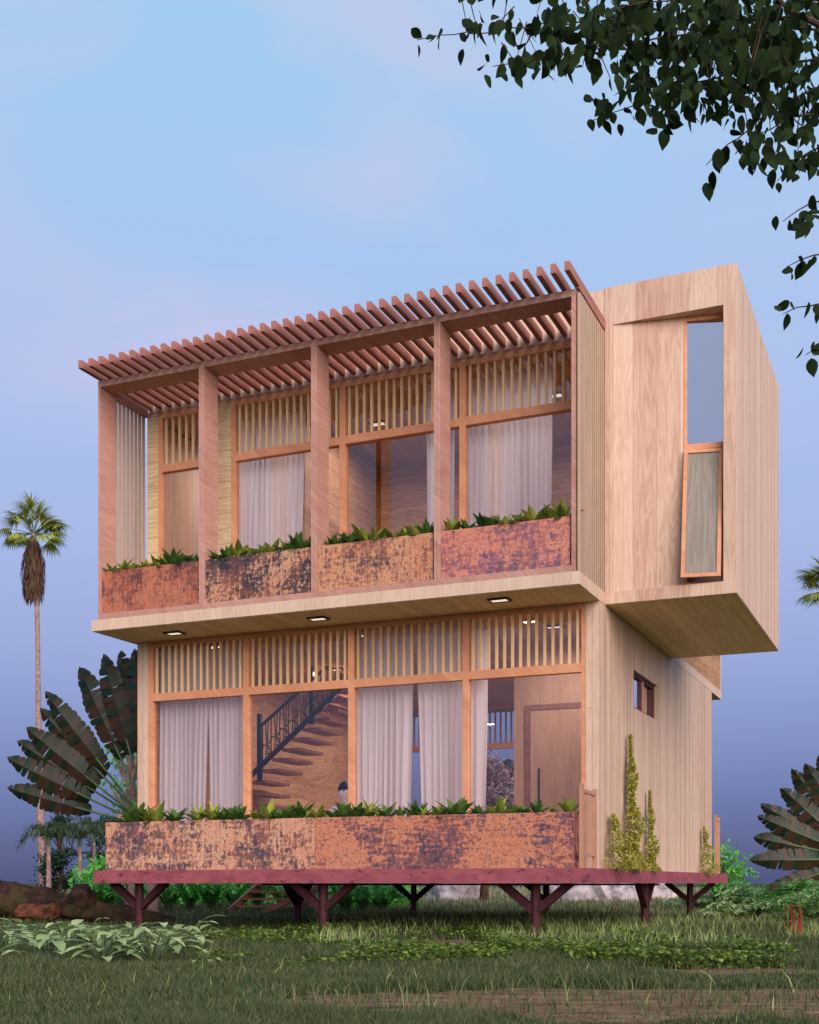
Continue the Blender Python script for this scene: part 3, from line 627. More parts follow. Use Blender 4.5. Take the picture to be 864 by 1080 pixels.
pts = [(0,0,.28),(-.01,0,.45),(-.02,0,.58),(-.01,0,.705)]; rad = [(.15,.135),(.13,.115),(.14,.12),(.125,.09)]; edges = [(0,1),(1,2),(2,3)]
for s in (-1, 1):
    b_ = len(pts); pts += [(-.01,s*.17,.69),(.02,s*.20,.55)]; rad += [.062,.055]; edges += [(3,b_),(b_,b_+1)]
skinned('shirt', pts, edges, rad, clothm)
pts = [(0,0,.32)]; rad = [.13]; edges = []
for s in (-1, 1):
    b_ = len(pts); pts += [(.03,s*.09,.32),(.40,s*.11,.40),(.46,s*.11,.12)]; rad += [.10,.075,.055]; edges += [(0,b_),(b_,b_+1),(b_+1,b_+2)]
skinned('trousers', pts, edges, rad, trous)
bm = bmesh.new(); bmesh.ops.create_uvsphere(bm, u_segments=24, v_segments=16, radius=1)
for v_ in list(bm.verts):
    x, y, z = v_.co
    v_.co = Vector((x*.105+.005-.02*(z < -.2), y*.092, z*.125+.955))
for v_ in [v_ for v_ in bm.verts if v_.co.x > .0 and v_.co.z < 1.0 or v_.co.z < .87]: bm.verts.remove(v_)
link('hair', bm, hairm, person, False, smooth=True)
bm = bmesh.new()
bmesh.ops.create_icosphere(bm, subdivisions=2, radius=.012, matrix=Matrix.Translation((.098, .032, .945))); bmesh.ops.create_icosphere(bm, subdivisions=2, radius=.012, matrix=Matrix.Translation((.098, -.032, .945)))
link('eyes', bm, hairm, person, False, smooth=True)
# ------------------------------------------------------------------ leaf clouds (numpy)
def leaves_np(name, P, Dr, U, ln, wd, mat, fold=.2, curl=.2):
    """one mesh of N leaves: each 4 quads/tri folded blade"""
    n = len(P); Dr = Dr/np.linalg.norm(Dr, axis=1)[:, None]; Sd = np.cross(Dr, U); Sd /= (np.linalg.norm(Sd, axis=1)[:, None]+1e-9); Un = np.cross(Sd, Dr)
    ln = np.broadcast_to(ln, n)[:, None]; wd = np.broadcast_to(wd, n)[:, None]
    V = np.empty((n, 8, 3))
    V[:, 0] = P
    for i, (f, w) in enumerate(((.35, .5), (.7, .36))):
        c = P+Dr*ln*f-Un*ln*curl*f*f
        V[:, 1+3*i] = c-Sd*wd*w+Un*wd*fold*w; V[:, 2+3*i] = c; V[:, 3+3*i] = c+Sd*wd*w+Un*wd*fold*w
    V[:, 7] = P+Dr*ln-Un*ln*curl
    F = np.array([0,2,1,-1, 0,3,2,-1, 1,2,5,4, 2,3,6,5, 4,5,7,-1, 5,6,7,-1])
    me = bpy.data.meshes.new(name); base = (np.arange(n)*8)[:, None]
    fl = [f for f in F.reshape(-1, 4)]; idx = []; tot = []
    loops = np.concatenate([np.array([i for i in f if i >= 0]) for f in fl]); cnt = np.array([sum(i >= 0 for i in f) for f in fl])
    LI = (loops[None, :]+base).ravel(); LT = np.tile(cnt, n); LS = np.concatenate(([0], np.cumsum(LT)[:-1]))
    me.vertices.add(n*8); me.vertices.foreach_set('co', V.ravel()); me.loops.add(len(LI)); me.loops.foreach_set('vertex_index', LI.astype(np.int32))
    me.polygons.add(len(LT)); me.polygons.foreach_set('loop_start', LS.astype(np.int32)); me.update(calc_edges=True); me.validate()
    me.materials.append(mat); return me
def ovate_np(name, P, Dr, U, ln, wd, mat, fold=.2, curl=.2):
    n = len(P); Dr = Dr/np.linalg.norm(Dr, axis=1)[:, None]; Sd = np.cross(Dr, U); Sd /= (np.linalg.norm(Sd, axis=1)[:, None]+1e-9); Un = np.cross(Sd, Dr)
    ln = np.broadcast_to(ln, n)[:, None]; wd = np.broadcast_to(wd, n)[:, None]
    prof = ((0, .05), (.12, .62), (.3, .98), (.5, 1.0), (.7, .74), (.87, .32), (1, .02)); V = np.empty((n, 21, 3))
    for i, (f, w) in enumerate(prof):
        c = P+Dr*ln*f-Un*ln*curl*f*f; w *= .5
        V[:, 3*i] = c-Sd*wd*w+Un*wd*fold*w; V[:, 3*i+1] = c; V[:, 3*i+2] = c+Sd*wd*w+Un*wd*fold*w
    q = []
    for i in range(6): q += [3*i, 3*i+1, 3*i+4, 3*i+3, 3*i+1, 3*i+2, 3*i+5, 3*i+4]
    base = (np.arange(n)*21)[:, None]; LI = (np.array(q)[None, :]+base).ravel(); LT = np.full(n*12, 4); LS = np.arange(n*12)*4
    me = bpy.data.meshes.new(name); me.vertices.add(n*21); me.vertices.foreach_set('co', V.ravel()); me.loops.add(len(LI)); me.loops.foreach_set('vertex_index', LI.astype(np.int32))
    me.polygons.add(len(LS)); me.polygons.foreach_set('loop_start', LS.astype(np.int32)); me.update(calc_edges=True); me.materials.append(mat); return me
def blades_np(name, P, h, w, lean, mat, seg=2):
    n = len(P); a = rng.uniform(0, 2*np.pi, n); s = np.stack((np.cos(a), np.sin(a), np.zeros(n)), 1); la = rng.uniform(0, 2*np.pi, n)
    ld = np.stack((np.cos(la), np.sin(la), np.zeros(n)), 1)*(lean*h*rng.uniform(.2, 1.4, n))[:, None]; up = np.array((0, 0, 1.))
    h = h[:, None]; w = w[:, None]; V = np.empty((n, 5, 3))
    V[:, 0] = P-s*w/2; V[:, 1] = P+s*w/2; m = P+up*h*.55+ld*.3; V[:, 2] = m-s*w*.38; V[:, 3] = m+s*w*.38; V[:, 4] = P+up*h+ld
    base = (np.arange(n)*5)[:, None]; LI = (np.array([0,1,3,2, 2,3,4])[None, :]+base).ravel(); LT = np.tile([4, 3], n); LS = np.concatenate(([0], np.cumsum(LT)[:-1]))
    me = bpy.data.meshes.new(name); me.vertices.add(n*5); me.vertices.foreach_set('co', V.ravel()); me.loops.add(len(LI)); me.loops.foreach_set('vertex_index', LI.astype(np.int32))
    me.polygons.add(len(LT)); me.polygons.foreach_set('loop_start', LS.astype(np.int32)); me.update(calc_edges=True); me.materials.append(mat); return me
def scatter(n, d0, d1, x0, x1, pw=1.0):
    """n ground points between depths d0..d1 and pixel columns x0..x1 (wider than the frame), denser near the eye"""
    u = rng.uniform(0, 1, n); d = 1/((1-u)/d0**pw+u/d1**pw)**(1/pw); x = rng.uniform(x0, x1, n)
    c = np.array((CAM.x, CAM.y)); P = c+np.outer(d, (FW.x, FW.y))+((x-432)/FPX*d)[:, None]*np.array((RT.x, RT.y))
    return np.column_stack((P, np.full(n, ZG))), d, x
def lowfreq(P, s, seed=0):
    x, y = P[:, 0]*s, P[:, 1]*s
    return (np.sin(x+seed)+np.sin(y*1.3+seed*2)+np.sin(x*.7+y*1.1+seed*3)+np.sin(x*2.1-y*1.7+seed)*.6)/3.6
def stuff(name, me, label, cat):
    o = bpy.data.objects.new(name, me); COL.objects.link(o); return tag(o, label, cat, kind='stuff')
P, d, x = scatter(460000, 4.6, 60, -200, 1060, 1.0); k = ~inpatch(P) | (rng.uniform(0, 1, len(P)) < .04); P, d = P[k], d[k]
hh = np.clip(.050+.028*lowfreq(P, 1.9)+.022*lowfreq(P, 6.1, 4), .018, .12)*rng.uniform(.5, 1.6, len(P))*np.clip(.7+d/18, .9, 2.2)
stuff('short_grass', blades_np('short_grass', P, hh, rng.uniform(.0018, .0042, len(P))+.0005*d, rng.uniform(.2, 1.0, len(P)), LM['grass']), 'short dark olive grass covering the lawn around the house', 'grass')
P, d, x = scatter(34000, 17, 150, -200, 1100, .5); k = (x > 380) | (d > 26); P, d = P[k], d[k]
stuff('dry_grass', blades_np('dry_grass', P, rng.uniform(.08, .2, len(P))*np.clip(d/30, .6, 2.0), .006+.0007*d, .35, LM['far']), 'pale dry grass in the field behind the house', 'grass')
P, d, x = scatter(9000, 11.5, 26, 330, 1050, .6); k = (lowfreq(P, 1.1, 3) > -.35) & ~inpatch(P); P, d = P[k], d[k]
stuff('tall_grass', blades_np('tall_grass', P, rng.uniform(.08, .24, len(P)), rng.uniform(.008, .015, len(P)), .5, LM['tall']), 'long yellow-green grass blades around the right stilts', 'grass')
P, d, x = scatter(260, 5.3, 10, -60, 900, .8)
k = (x < 470) | (rng.uniform(0, 1, len(x)) < .3); P = P[k]
stuff('grass_tufts', blades_np('grass_tufts', P, rng.uniform(.05, .17, len(P)), rng.uniform(.004, .012, len(P)), rng.uniform(.3, 1.1, len(P)), LM['tall']), 'scattered long pale blades in the near lawn', 'grass')
P, d, x = scatter(2600, 4.8, 22, -100, 960, .9); n = len(P); P[:, 2] += .012; a = rng.uniform(0, 6.28, n)
stuff('leaf_litter', leaves_np('leaf_litter', P, np.stack((np.cos(a), np.sin(a), rng.uniform(-.1, .25, n)), 1), np.tile((0, 0, 1.), (n, 1)), rng.uniform(.02, .06, n), rng.uniform(.008, .025, n),
      leafmat('dead_leaf_litter', [(120, 84, 58), (152, 112, 78), (92, 64, 46)], .9, .05)), 'scattered dead leaves and bits of straw in the lawn', 'leaf litter')
# clover ground cover
def clover(n, d0, d1, x0, x1, th, seed, s=1.6):
    P, d, x = scatter(n, d0, d1, x0, x1, .7); e = np.minimum((x-x0)/(x1-x0), (x1-x)/(x1-x0))*6
    k = (lowfreq(P, s, seed) > th+np.clip(.6-e, 0, .6)) & ~inpatch(P); P = P[k]; m = len(P)
    P[:, 2] += rng.uniform(.01, .16, m)*np.clip(.6+lowfreq(P, 2.7, seed+1)*.8, .15, 1.4); a = rng.uniform(0, 2*np.pi, m)
    Dr = np.stack((np.cos(a), np.sin(a), rng.uniform(-.9, .9, m)), 1); return P, Dr
A = [clover(26000, 9.2, 17, 190, 560, .0, 2, 2.3), clover(30000, 9.2, 17, 440, 730, .02, 5, 2.1), clover(9000, 9.0, 12, 640, 840, .05, 8, 2.6), clover(14000, 14, 24, 150, 660, .05, 4, 1.8)]
P = np.concatenate([a[0] for a in A]); Dr = np.concatenate([a[1] for a in A]); n = len(P)
stuff('clover', leaves_np('clover', P, Dr, np.tile((0, 0, 1.), (n, 1)), rng.uniform(.03, .06, n), rng.uniform(.025, .05, n), LM['clover']), 'dark green clover-like ground cover in front of and under the house', 'ground cover')
# ------------------------------------------------------------------ single plants
def world_leaves(P, D_, ln, wd, mat, up=None, curl=.25, fold=.2):
    P = np.array(P); D_ = np.array(D_); n = len(P); U = np.tile((0, 0, 1.), (n, 1)) if up is None else np.array(up)
    return leaves_np('foliage', P, D_, U, ln, wd, mat, fold, curl)
def broad_plant(loc, h, mat, name, label, cat, group=None, seed=0, n=11, lw=.5):
    r = random.Random(seed); o = thing(name, loc, label, cat, group); bm = bmesh.new(); sb = bmesh.new()
    for k in range(n):
        a = k*2.4+r.uniform(-.3, .3); e = r.uniform(.35, 1.2); q = h*r.uniform(.4, .75); top = Vector((math.cos(a)*q*math.cos(e), math.sin(a)*q*math.cos(e), q*math.sin(e)))
        tube(sb, [(0, 0, 0), top*.5+Vector((0, 0, .05*h)), top], [.02*h, .015*h, .01*h], 5); l = h*r.uniform(.35, .55)
        leaf_bm(bm, top, (math.cos(a), math.sin(a), r.uniform(-.1, .6)), (0, 0, 1), l, l*lw, r.uniform(.15, .45), .2)
    link('foliage', bm, LM[mat], o, False); link('stem', sb, stemm, o, False); return o
# row of broad leaves, foreground left
xs = [8, 30, 52, 72, 90, 108, 124, 142, 160, 178, 196, 216, -14]
for i, x_ in enumerate(sorted(xs)):
    o_ = broad_plant(gnd(x_, 1018-(i % 3)*8), .44 if x_ < 200 else .2, 'hosta', 'broad_leaf_plant',
      f'{ORD[i]} from the left of the low grey-green broad-leaved plants in the foreground lawn', 'plant', 'grey-green broad-leaved plants in the foreground', 20+i, 24 if x_ < 200 else 7, .42)
for i, (x_, dd, hh_) in enumerate([(-8, 24, .75), (14, 25, .7), (34, 27, .6), (62, 22, .55), (76, 26, .75), (92, 24, .6), (112, 26, .6)]):
    broad_plant(px(x_, dd), hh_, 'taro', 'broad_leaf_plant', f'{ORD[i]} from the left of the bright green broad-leaved plants behind the log', 'plant', 'bright broad-leaved plants behind the log', 50+i, 12, .6)
# fern shrubs seen under and beside the house
def fern(loc, h, r_, n, mat, name, label, cat, group=None, seed=0, lf=.05):
    g_ = np.random.default_rng(seed); o = thing(name, loc, label, cat, group); P = []; D_ = []; bm = bmesh.new()
    for k in range(n):
        a = g_.uniform(0, 6.28); q = g_.uniform(.4, 1)*r_; hh_ = h*g_.uniform(.55, 1); dv = np.array((math.cos(a), math.sin(a)))
        pts = [np.array((dv[0]*q*t_, dv[1]*q*t_, hh_*math.sin(t_*2.1)/.95)) for t_ in np.linspace(0, 1, 9)]
        tube(bm, [tuple(p) for p in pts], [.008]*8+[.003], 4)
        for j in range(2, 9):
            dd = pts[j]-pts[j-1]; s_ = np.cross(dd, (0, 0, 1)); s_ /= np.linalg.norm(s_)+1e-9; dd /= np.linalg.norm(dd)
            for sg in (-1, 1):
                for e in (0, .5): P.append(pts[j]-(pts[j]-pts[j-1])*e); D_.append(s_*sg+dd*.6+np.array((0, 0, g_.uniform(-.2, .3))))
    n_ = len(P); me = world_leaves(P, D_, g_.uniform(.8, 1.5, n_)*lf*2, lf*.55, LM[mat]); link('foliage', me, None, o, False); link('stem', bm, stemm, o, False); return o
k_ = 0
for x_, dd, hh_ in [(112, 24, .75), (128, 27, .7), (178, 26, .75), (200, 28, .8), (222, 27, .75), (246, 30, .8), (272, 28, .8), (298, 30, .8), (365, 25, .7), (384, 27, .7), (402, 26, .6)]:
    fern(px(x_, dd), hh_, .75, 34, 'fern', 'fern_shrub', f'{ORD[k_]} from the left of the bright green ferns behind the stilts', 'fern', 'bright ferns behind the house stilts', k_+3, .075); k_ += 1
k_ = 0
for x_, y_, hh_ in [(772, 962, .55), (800, 966, .6), (826, 960, .62), (852, 964, .65), (876, 968, .7), (785, 974, .35), (858, 976, .45), (742, 962, .35)]:
    fern(gnd(x_, y_), hh_, .8, 40, 'silver', 'fern_shrub', f'{ORD[sorted([772,800,826,852,876,785,858,742]).index(x_)]} from the left of the silvery green ferns right of the house', 'fern', 'silvery ferns right of the house', k_+40, .06); k_ += 1
# lipstick palm clump with red stems
loc = gnd(838, 988); o = thing('red_stemmed_palm', loc, 'small green palm clump with bright red stems at the right edge', 'plant'); g_ = np.random.default_rng(3); P = []; D_ = []
for k in range(13):
    a = g_.uniform(0, 6.28); q = g_.uniform(.02, .16); bx_, by_ = q*math.cos(a), q*math.sin(a); hs = g_.uniform(.26, .42)
    bm = bmesh.new(); tube(bm, [(bx_, by_, 0), (bx_*1.2, by_*1.2, hs)], [.011, .008], 6); link('stem', bm, redstem, o, False)
    for t_ in np.linspace(0, 1, 14):
        q_ = (.30, .42, .55)[k % 3]; z_ = (hs, hs*.55, hs*.8)[k % 3]
        c = np.array((bx_*1.2+math.cos(a)*q_*t_, by_*1.2+math.sin(a)*q_*t_, z_+.26*math.sin(t_*2.5)))
        for sg in (-1, 1): P.append(c); D_.append(np.array((-math.sin(a)*sg+math.cos(a)*.5, math.cos(a)*sg+math.sin(a)*.5, .25)))
link('foliage', world_leaves(P, D_, .19, .045, LM['lip']), None, o, False)
# ivy columns climbing the side wall
def ivy(Y, h, r_, n, label, seed, X=.02):
    g_ = np.random.default_rng(seed); loc = Vector((X, Y, 0)); o = thing('climbing_shrub', loc, label, 'plant', 'slim climbing shrubs on the side wall')
    t_ = g_.uniform(0, 1, n)**1.35; a = g_.uniform(0, 6.28, n); wob = 1+.35*np.sin(t_*17+seed)
    rr = r_*((1-t_)**.95*.98+.06)*wob*np.sqrt(g_.uniform(.05, 1, n))
    P = np.stack((np.abs(rr*np.cos(a))*.75+.02, rr*np.sin(a)+.05*np.sin(t_*6+seed)*h*.3, t_*h), 1); D_ = np.stack((g_.uniform(-.2, 1, n), g_.uniform(-1, 1, n), g_.uniform(-.6, .8, n)), 1)
    link('foliage', leaves_np('foliage', P, D_, g_.normal(size=(n, 3)), g_.uniform(.02, .042, n), g_.uniform(.018, .034, n), LM['ivy']), None, o, False)
    bm = bmesh.new(); tube(bm, [(.02, 0, 0), (.03, .01, h*.5), (.02, .02, h*.96)], [.012, .008, .003], 6); link('stem', bm, bark, o, False)
def wy(x_):                                           # Y on the side wall plane from a pixel column
    r_ = FW+RT*((x_-432)/FPX); return CAM.y+(.0-CAM.x)/r_.x*r_.y
ivy(wy(659), 1.62, .27, 3600, 'tallest slim climbing shrub on the side wall', 2, .03); ivy(wy(641), .62, .42, 1100, 'wide loose climbing shrub nearest the front corner of the side wall', 5, .03)
ivy(wy(680), 1.02, .19, 1500, 'medium climbing shrub just right of the tallest one on the side wall', 9, .03); ivy(wy(738.5), .72, .30, 800, 'small lone climbing shrub near the rear end of the side wall', 12, .03)
# ------------------------------------------------------------------ palms and trees
def paddle(bm, base, d, nrm, petiole, ln, w, r):
    """tattered banana-like leaf lying in the plane with normal nrm"""
    d = Vector(d).normalized(); s = d.cross(nrm).normalized(); nrm = s.cross(d); c0 = Vector(base)+d*petiole; seg = 15
    for side in (-1, 1):
        for i in range(seg):
            f0, f1 = i/seg, (i+1)/seg; gap = r.uniform(-.15, .02) if r.random() < .86 else r.uniform(.15, .35)
            sw0 = max(0, math.sin(math.pi*min(1, f0*.93+.07)))**.6; sw1 = max(0, math.sin(math.pi*min(1, f1*.93+.07)))**.6
            tilt = r.uniform(-.10, .06); kk = (f1-f0)*(1-gap); wv = w*r.uniform(.92, 1.05); sk = .20*ln/seg*2.2
            def P_(f, u, sw_): return c0+d*(ln*f+sk*u)+s*side*wv*.5*sw_*u+nrm*(-.22*wv*u+tilt*wv*u*u-.25*ln*f*f*.3)
            v_ = [P_(f0, 0, sw0), P_(f1, 0, sw1), P_(f0+kk, .7, sw1), P_(f0+kk*.9, .97, sw1), P_(f0+kk*.5, 1.03, (sw0+sw1)/2), P_(f0+.04/seg, .95, sw0), P_(f0, .7, sw0)]
            v_ = [bm.verts.new(q) for q in v_]; bm.faces.new(v_)
def traveller(loc, hub, tips, nrm, label, seed, w=.42, trunk_r=.09, petf=.42, group='fan-shaped palms with paddle leaves'):
    r = random.Random(seed); o = thing('fan_palm', loc, label, 'palm tree', group); hub = Vector(hub); bm = bmesh.new(); n = 14
    pts = [(0, 0, hub.z*k/n) for k in range(n+1)]; rd = [trunk_r*(1.05 if k % 2 else .96) for k in range(n+1)]; tube(bm, pts, rd, 12); link('trunk', bm, bark, o, False)
    for i, tp in enumerate(tips):
        tp = Vector(tp); d = (tp-hub); L_ = d.length; bm = bmesh.new(); off = nrm*((i % 2)*.10-.05)
        paddle(bm, hub+off, d, nrm, L_*petf, L_*(1-petf), w*r.uniform(.9, 1.1), r); lf = link('frond', bm, LM['trav'], o, False)
        bm = bmesh.new(); dn = d.normalized(); tube(bm, [hub+off, hub+off+dn*L_*.45, hub+off+dn*L_*.9-nrm*(.045*L_)], [.028, .016, .004], 6); link('petiole', bm, stemm, lf)
    return o
def tippx(loc, depth, x_, y_):
    p = px(x_, depth, CAM.z+(HOR-y_)/FPX*depth); return p-Vector(loc)
dL = 18.6; loc = px(162, dL); nrmv = (-FW+Vector((0, 0, -.15))).normalized()
tp = [(4,832),(6,800),(14,782),(26,768),(38,748),(46,730),(80,702),(107,690),(124,686),(140,684)]
tp2 = [(172,676),(205,690)]
def fan_tips(loc, depth, lst): return [tippx(loc, depth, *q) for q in lst]
hubL = tippx(loc, dL, 158, 874)
traveller(loc, Vector((0, 0, hubL.z)), fan_tips(loc, dL, tp), nrmv, 'dark tattered paddle-leaved fan palm at the left corner of the house', 4, .40)
loc = px(606, 40); traveller(loc, Vector((0, 0, 2.6)), [Vector((RT*math.cos(a)+Vector((0, 0, math.sin(a))))*3.0)+Vector((0, 0, 2.6)) for a in np.linspace(.15, 3.0, 11)], nrmv,
   'distant paddle-leaved fan palm behind the house seen through the rear window', 6, .7, .17)
dR = 23; loc = px(905, dR)
tp = [(812,944),(795,908),(800,885),(802,862),(806,850),(826,832),(840,812),(852,806),(868,798),(890,790),(915,790),(945,800),(975,830),(1000,870)]
traveller(loc, Vector((0, 0, tippx(loc, dR, 905, 905).z)), fan_tips(loc, dR, tp), nrmv, 'dark paddle-leaved fan palm cut off by the right edge', 8, .42, .1, .25)
# tall fan palms
def fanpalm(loc, h, label, seed, R_=1.6, lean=(-2.3, 0)):
    r = random.Random(seed); o = thing('tall_palm', loc, label, 'palm tree', 'tall slim palms'); bm = bmesh.new(); n = 10
    cx = lambda f: RT*(lean[0]*f*f*.25+.12*math.sin(f*5+seed)-.12*math.sin(seed))
    tube(bm, [cx(k/n)+Vector((0, 0, h*k/n)) for k in range(n+1)], [.21-.10*min(1, k/n*1.6) for k in range(n+1)], 10); link('trunk', bm, bark, o, False)
    top = cx(1)+Vector((0, 0, h)); P = []; D_ = []; Ln = []; sb = bmesh.new()
    for k in range(34):
        a = r.uniform(0, 6.28); e = r.uniform(-.35, 1.5); d = Vector((math.cos(a)*math.cos(e), math.sin(a)*math.cos(e), math.sin(e))); q = R_*r.uniform(.5, .75); c = top+d*q
        tube(sb, [top, c], [.02, .012], 4); s_ = d.cross(Vector((0, 0, 1))); s_ = s_.normalized() if s_.length > .05 else Vector((1, 0, 0))
        for j in range(22):
            b = (j/21-.5)*3.6; dv = d*math.cos(b)+s_*math.sin(b); P.append(tuple(c)); D_.append(tuple(dv+Vector((0, 0, -.25)))); Ln.append(R_*.48*r.uniform(.8, 1.1))
    link('crown', world_leaves(P, D_, np.array(Ln), .07, LM['fan'], curl=.35), None, o, False); link('leaf_stalk', sb, stemm, o, False)
    P = []; D_ = []; Ln = []
    for k in range(1300):
        a = r.uniform(0, 6.28); f = r.random()**1.2; q = (.62*math.sin(min(1, f*1.5)*1.6)+.10)*(1-f*.45)*math.sqrt(r.uniform(.1, 1)); P.append((top.x+q*math.cos(a), top.y+q*math.sin(a), h-.05-f*2.7)); D_.append((math.cos(a)*.35, math.sin(a)*.35, -1)); Ln.append(r.uniform(.4, .75))
    link('dead_skirt', world_leaves(P, D_, np.array(Ln), .06, LM['dead']), None, o, False)
fanpalm(px(46, 58), 16.9, 'tall slim fan palm with brown dead skirt standing far left', 3)
fanpalm(px(890, 58), 14.2, 'tall fan palm mostly outside the right edge of the picture', 11, 1.8)
# small feathery palms
for i, (x_, dd, hh_) in enumerate([(51, 40, 2.6), (84, 41, 2.6), (99, 43, 2.9)]):
    r = random.Random(70+i); loc = px(x_, dd); o = thing('small_palm', loc, ['leftmost of the three small palms, beside the tall palm trunk', 'middle one of the three small palms left of the house', 'rightmost of the three small palms, nearest the house'][i], 'palm tree', 'small palms left of the house')
    bm = bmesh.new(); tube(bm, [(0, 0, 0), (.02, 0, hh_*.35), (0, 0, hh_*.7)], [.10, .08, .06], 8); link('trunk', bm, bark, o, False)
    bm = bmesh.new(); tube(bm, [(0, 0, hh_*.7), (0, 0, hh_*.85)], [.062, .04], 8); link('crownshaft', bm, stemm, o, False)
    P = []; D_ = []
    for k in range(13):
        a = k*2.4+r.uniform(-.2, .2); ln_ = r.uniform(.9, 1.2); ee = r.uniform(.7, 1.3)
        for t_ in np.linspace(.05, 1, 16):
            c = Vector((math.cos(a)*ln_*t_, math.sin(a)*ln_*t_, hh_*.85+ln_*(ee*t_-1.15*t_*t_)))
            for j in range(4):
                b = r.uniform(0, 6.28); s_ = Vector((-math.sin(a)*math.cos(b), math.cos(a)*math.cos(b), math.sin(b))); P.append(tuple(c)); D_.append(tuple(s_+Vector((math.cos(a)*.5, math.sin(a)*.5, 0))))
    link('crown', world_leaves(P, D_, .24, .035, LM['olive']), None, o, False)
def tree(loc, h, cr, label, seed, mat='bush', name='leafy_tree', cb=.3, n=2600, group=None, ll=.14, cat='tree'):
    g_ = np.random.default_rng(seed); r = random.Random(seed); o = thing(name, loc, label, cat, group); bm = bmesh.new(); tube(bm, [(0, 0, 0), (.03*h, 0, h*.4), (0, .02*h, h*.8)], [.035*h, .025*h, .008*h], 8)
    P = []; ncl = 26
    for k in range(ncl):
        f = g_.uniform(cb, .97); a = g_.uniform(0, 6.28); q = cr*math.sin(min(1, (f-cb)/(1-cb)*.93+.12)*math.pi)**.6*g_.uniform(.35, .95); c = np.array((q*math.cos(a), q*math.sin(a), f*h))
        tube(bm, [(0, 0, c[2]*.75), tuple(c)], [.012*h, .004*h], 5); m_ = n//ncl; P.append(c+g_.normal(size=(m_, 3))*cr*np.array((.22, .22, .15)))
    link('trunk', bm, darkbark if mat == 'bush' else bark, o, False)
    P = np.concatenate(P); D_ = g_.normal(size=(len(P), 3))+np.array((0, 0, .3)); link('crown', leaves_np('crown', P, D_, g_.normal(size=(len(P), 3)), g_.uniform(.7, 1.3, len(P))*ll, ll*.6, LM[mat]), None, o, False)
    return o
tree(px(63, 55), 3.6, .85, 'dark bushy tree between the first two small palms', 21, cb=.12, ll=.16); tree(px(112, 52), 3.4, .8, 'dark bushy tree beside the left end of the long planter', 22, cb=.12, ll=.16)
tree(px(763, 27), 1.45, .62, 'bright green layered bush behind the right end of the red deck', 23, 'fern', 'bush', .25, 900, ll=.10, cat='bush')
tree(px(137, 24), 3.9, .6, 'slender light green tree behind the paddle leaves left of the house', 24, 'fern', 'leafy_tree', .45, 500, ll=.1)
tree(px(510, 40), 4.6, 1.3, 'smooth-trunked tree behind the house, trunk visible under the deck', 25, 'bush', 'leafy_tree', .5, 2600, ll=.16).children[0].data.materials[0] = bark
for i, (x_, dd, hh_, w_) in enumerate([(180, 31, .95, .8), (214, 33, 1.0, .9), (250, 32, .9, .9), (286, 34, 1.05, .9), (384, 29, .9, .8), (412, 31, .8, .7), (108, 30, 1.1, .8)]):
    tree(px(x_, dd), hh_, w_, f'{ORD[(1, 2, 3, 4, 5, 6, 0)[i]]} from the left of the bright low shrubs behind the house stilts', 90+i, 'fern', 'shrub', .04, 1500, 'bright low shrubs behind the house', .12, 'shrub')
# rocks
def rock(loc, sx_, sy_, sz_, label, seed):
    bm = bmesh.new(); bmesh.ops.create_icosphere(bm, subdivisions=4, radius=1)
    for v_ in bm.verts:
        c = v_.co; q = 1+.22*math.sin(c.x*3.1+seed)*math.cos(c.y*2.7+seed*2)+.12*math.sin(c.z*6+seed+c.x*4)+.06*math.sin(c.x*13+c.y*11+seed); v_.co = Vector((c.x*q*sx_, c.y*q*sy_, max(-.15, c.z*q)*sz_))
    o = link('rock', bm, rockm); o.location = loc; tag(o, label, 'rock', 'pale rocks behind the house')
rockm = plain('pale_pinkish_rock', (150, 136, 134), .95, 0, .35, 3, .1)
rock(px(478, 44), 1.0, .8, 1.1, 'pale rock left of the smooth tree trunk behind the house', 1); rock(px(640, 40), 1.25, .9, .95, 'largest pale rock behind the house, right of the ringed palm trunk', 4)
rock(px(592, 43), .75, .7, .9, 'pale rock left of the ringed palm trunk behind the house', 7); rock(px(690, 46), .8, .7, .7, 'small pale rock between the two right stilts', 12)
# fallen log
def logmat():
    m, t, Nn, Lk, P_ = newmat('mossy_log'); c = Nn.new('ShaderNodeTexCoord'); g = Nn.new('ShaderNodeNewGeometry'); s = Nn.new('ShaderNodeSeparateXYZ'); Lk.new(c.outputs['Object'], s.inputs[0])
    f = noise(t, c.outputs['Object'], 6, 6, .7); bk = ramp(t, f, [(.3, (26, 20, 20)), (.5, (52, 36, 32)), (.7, (86, 56, 44))])
    ms_ = noise(t, c.outputs['Object'], 2.4, 5, .6); mm = ramp(t, ms_, [(.45, (0, 0, 0)), (.62, (190, 190, 190))])
    Lk.new(mixc(t, mm, bk, (66, 62, 32)), P_.inputs['Base Color']); P_.inputs['Roughness'].default_value = .9; P_.inputs['Specular IOR Level'].default_value = .1
    b = Nn.new('ShaderNodeBump'); b.inputs['Strength'].default_value = 1; b.inputs['Distance'].default_value = .05; Lk.new(f, b.inputs['Height']); Lk.new(b.outputs[0], P_.inputs['Normal']); return m
LG = logmat(); dl = 18.5
def lpt(x_, y_, dd=dl): return px(x_, dd, CAM.z+(HOR-y_)/FPX*dd)
root = lpt(60, 965); t_ = thing('fallen_log', Vector((root.x, root.y, ZG)), 'mossy dark fallen log with a broken stump, lying at the left edge', 'log')
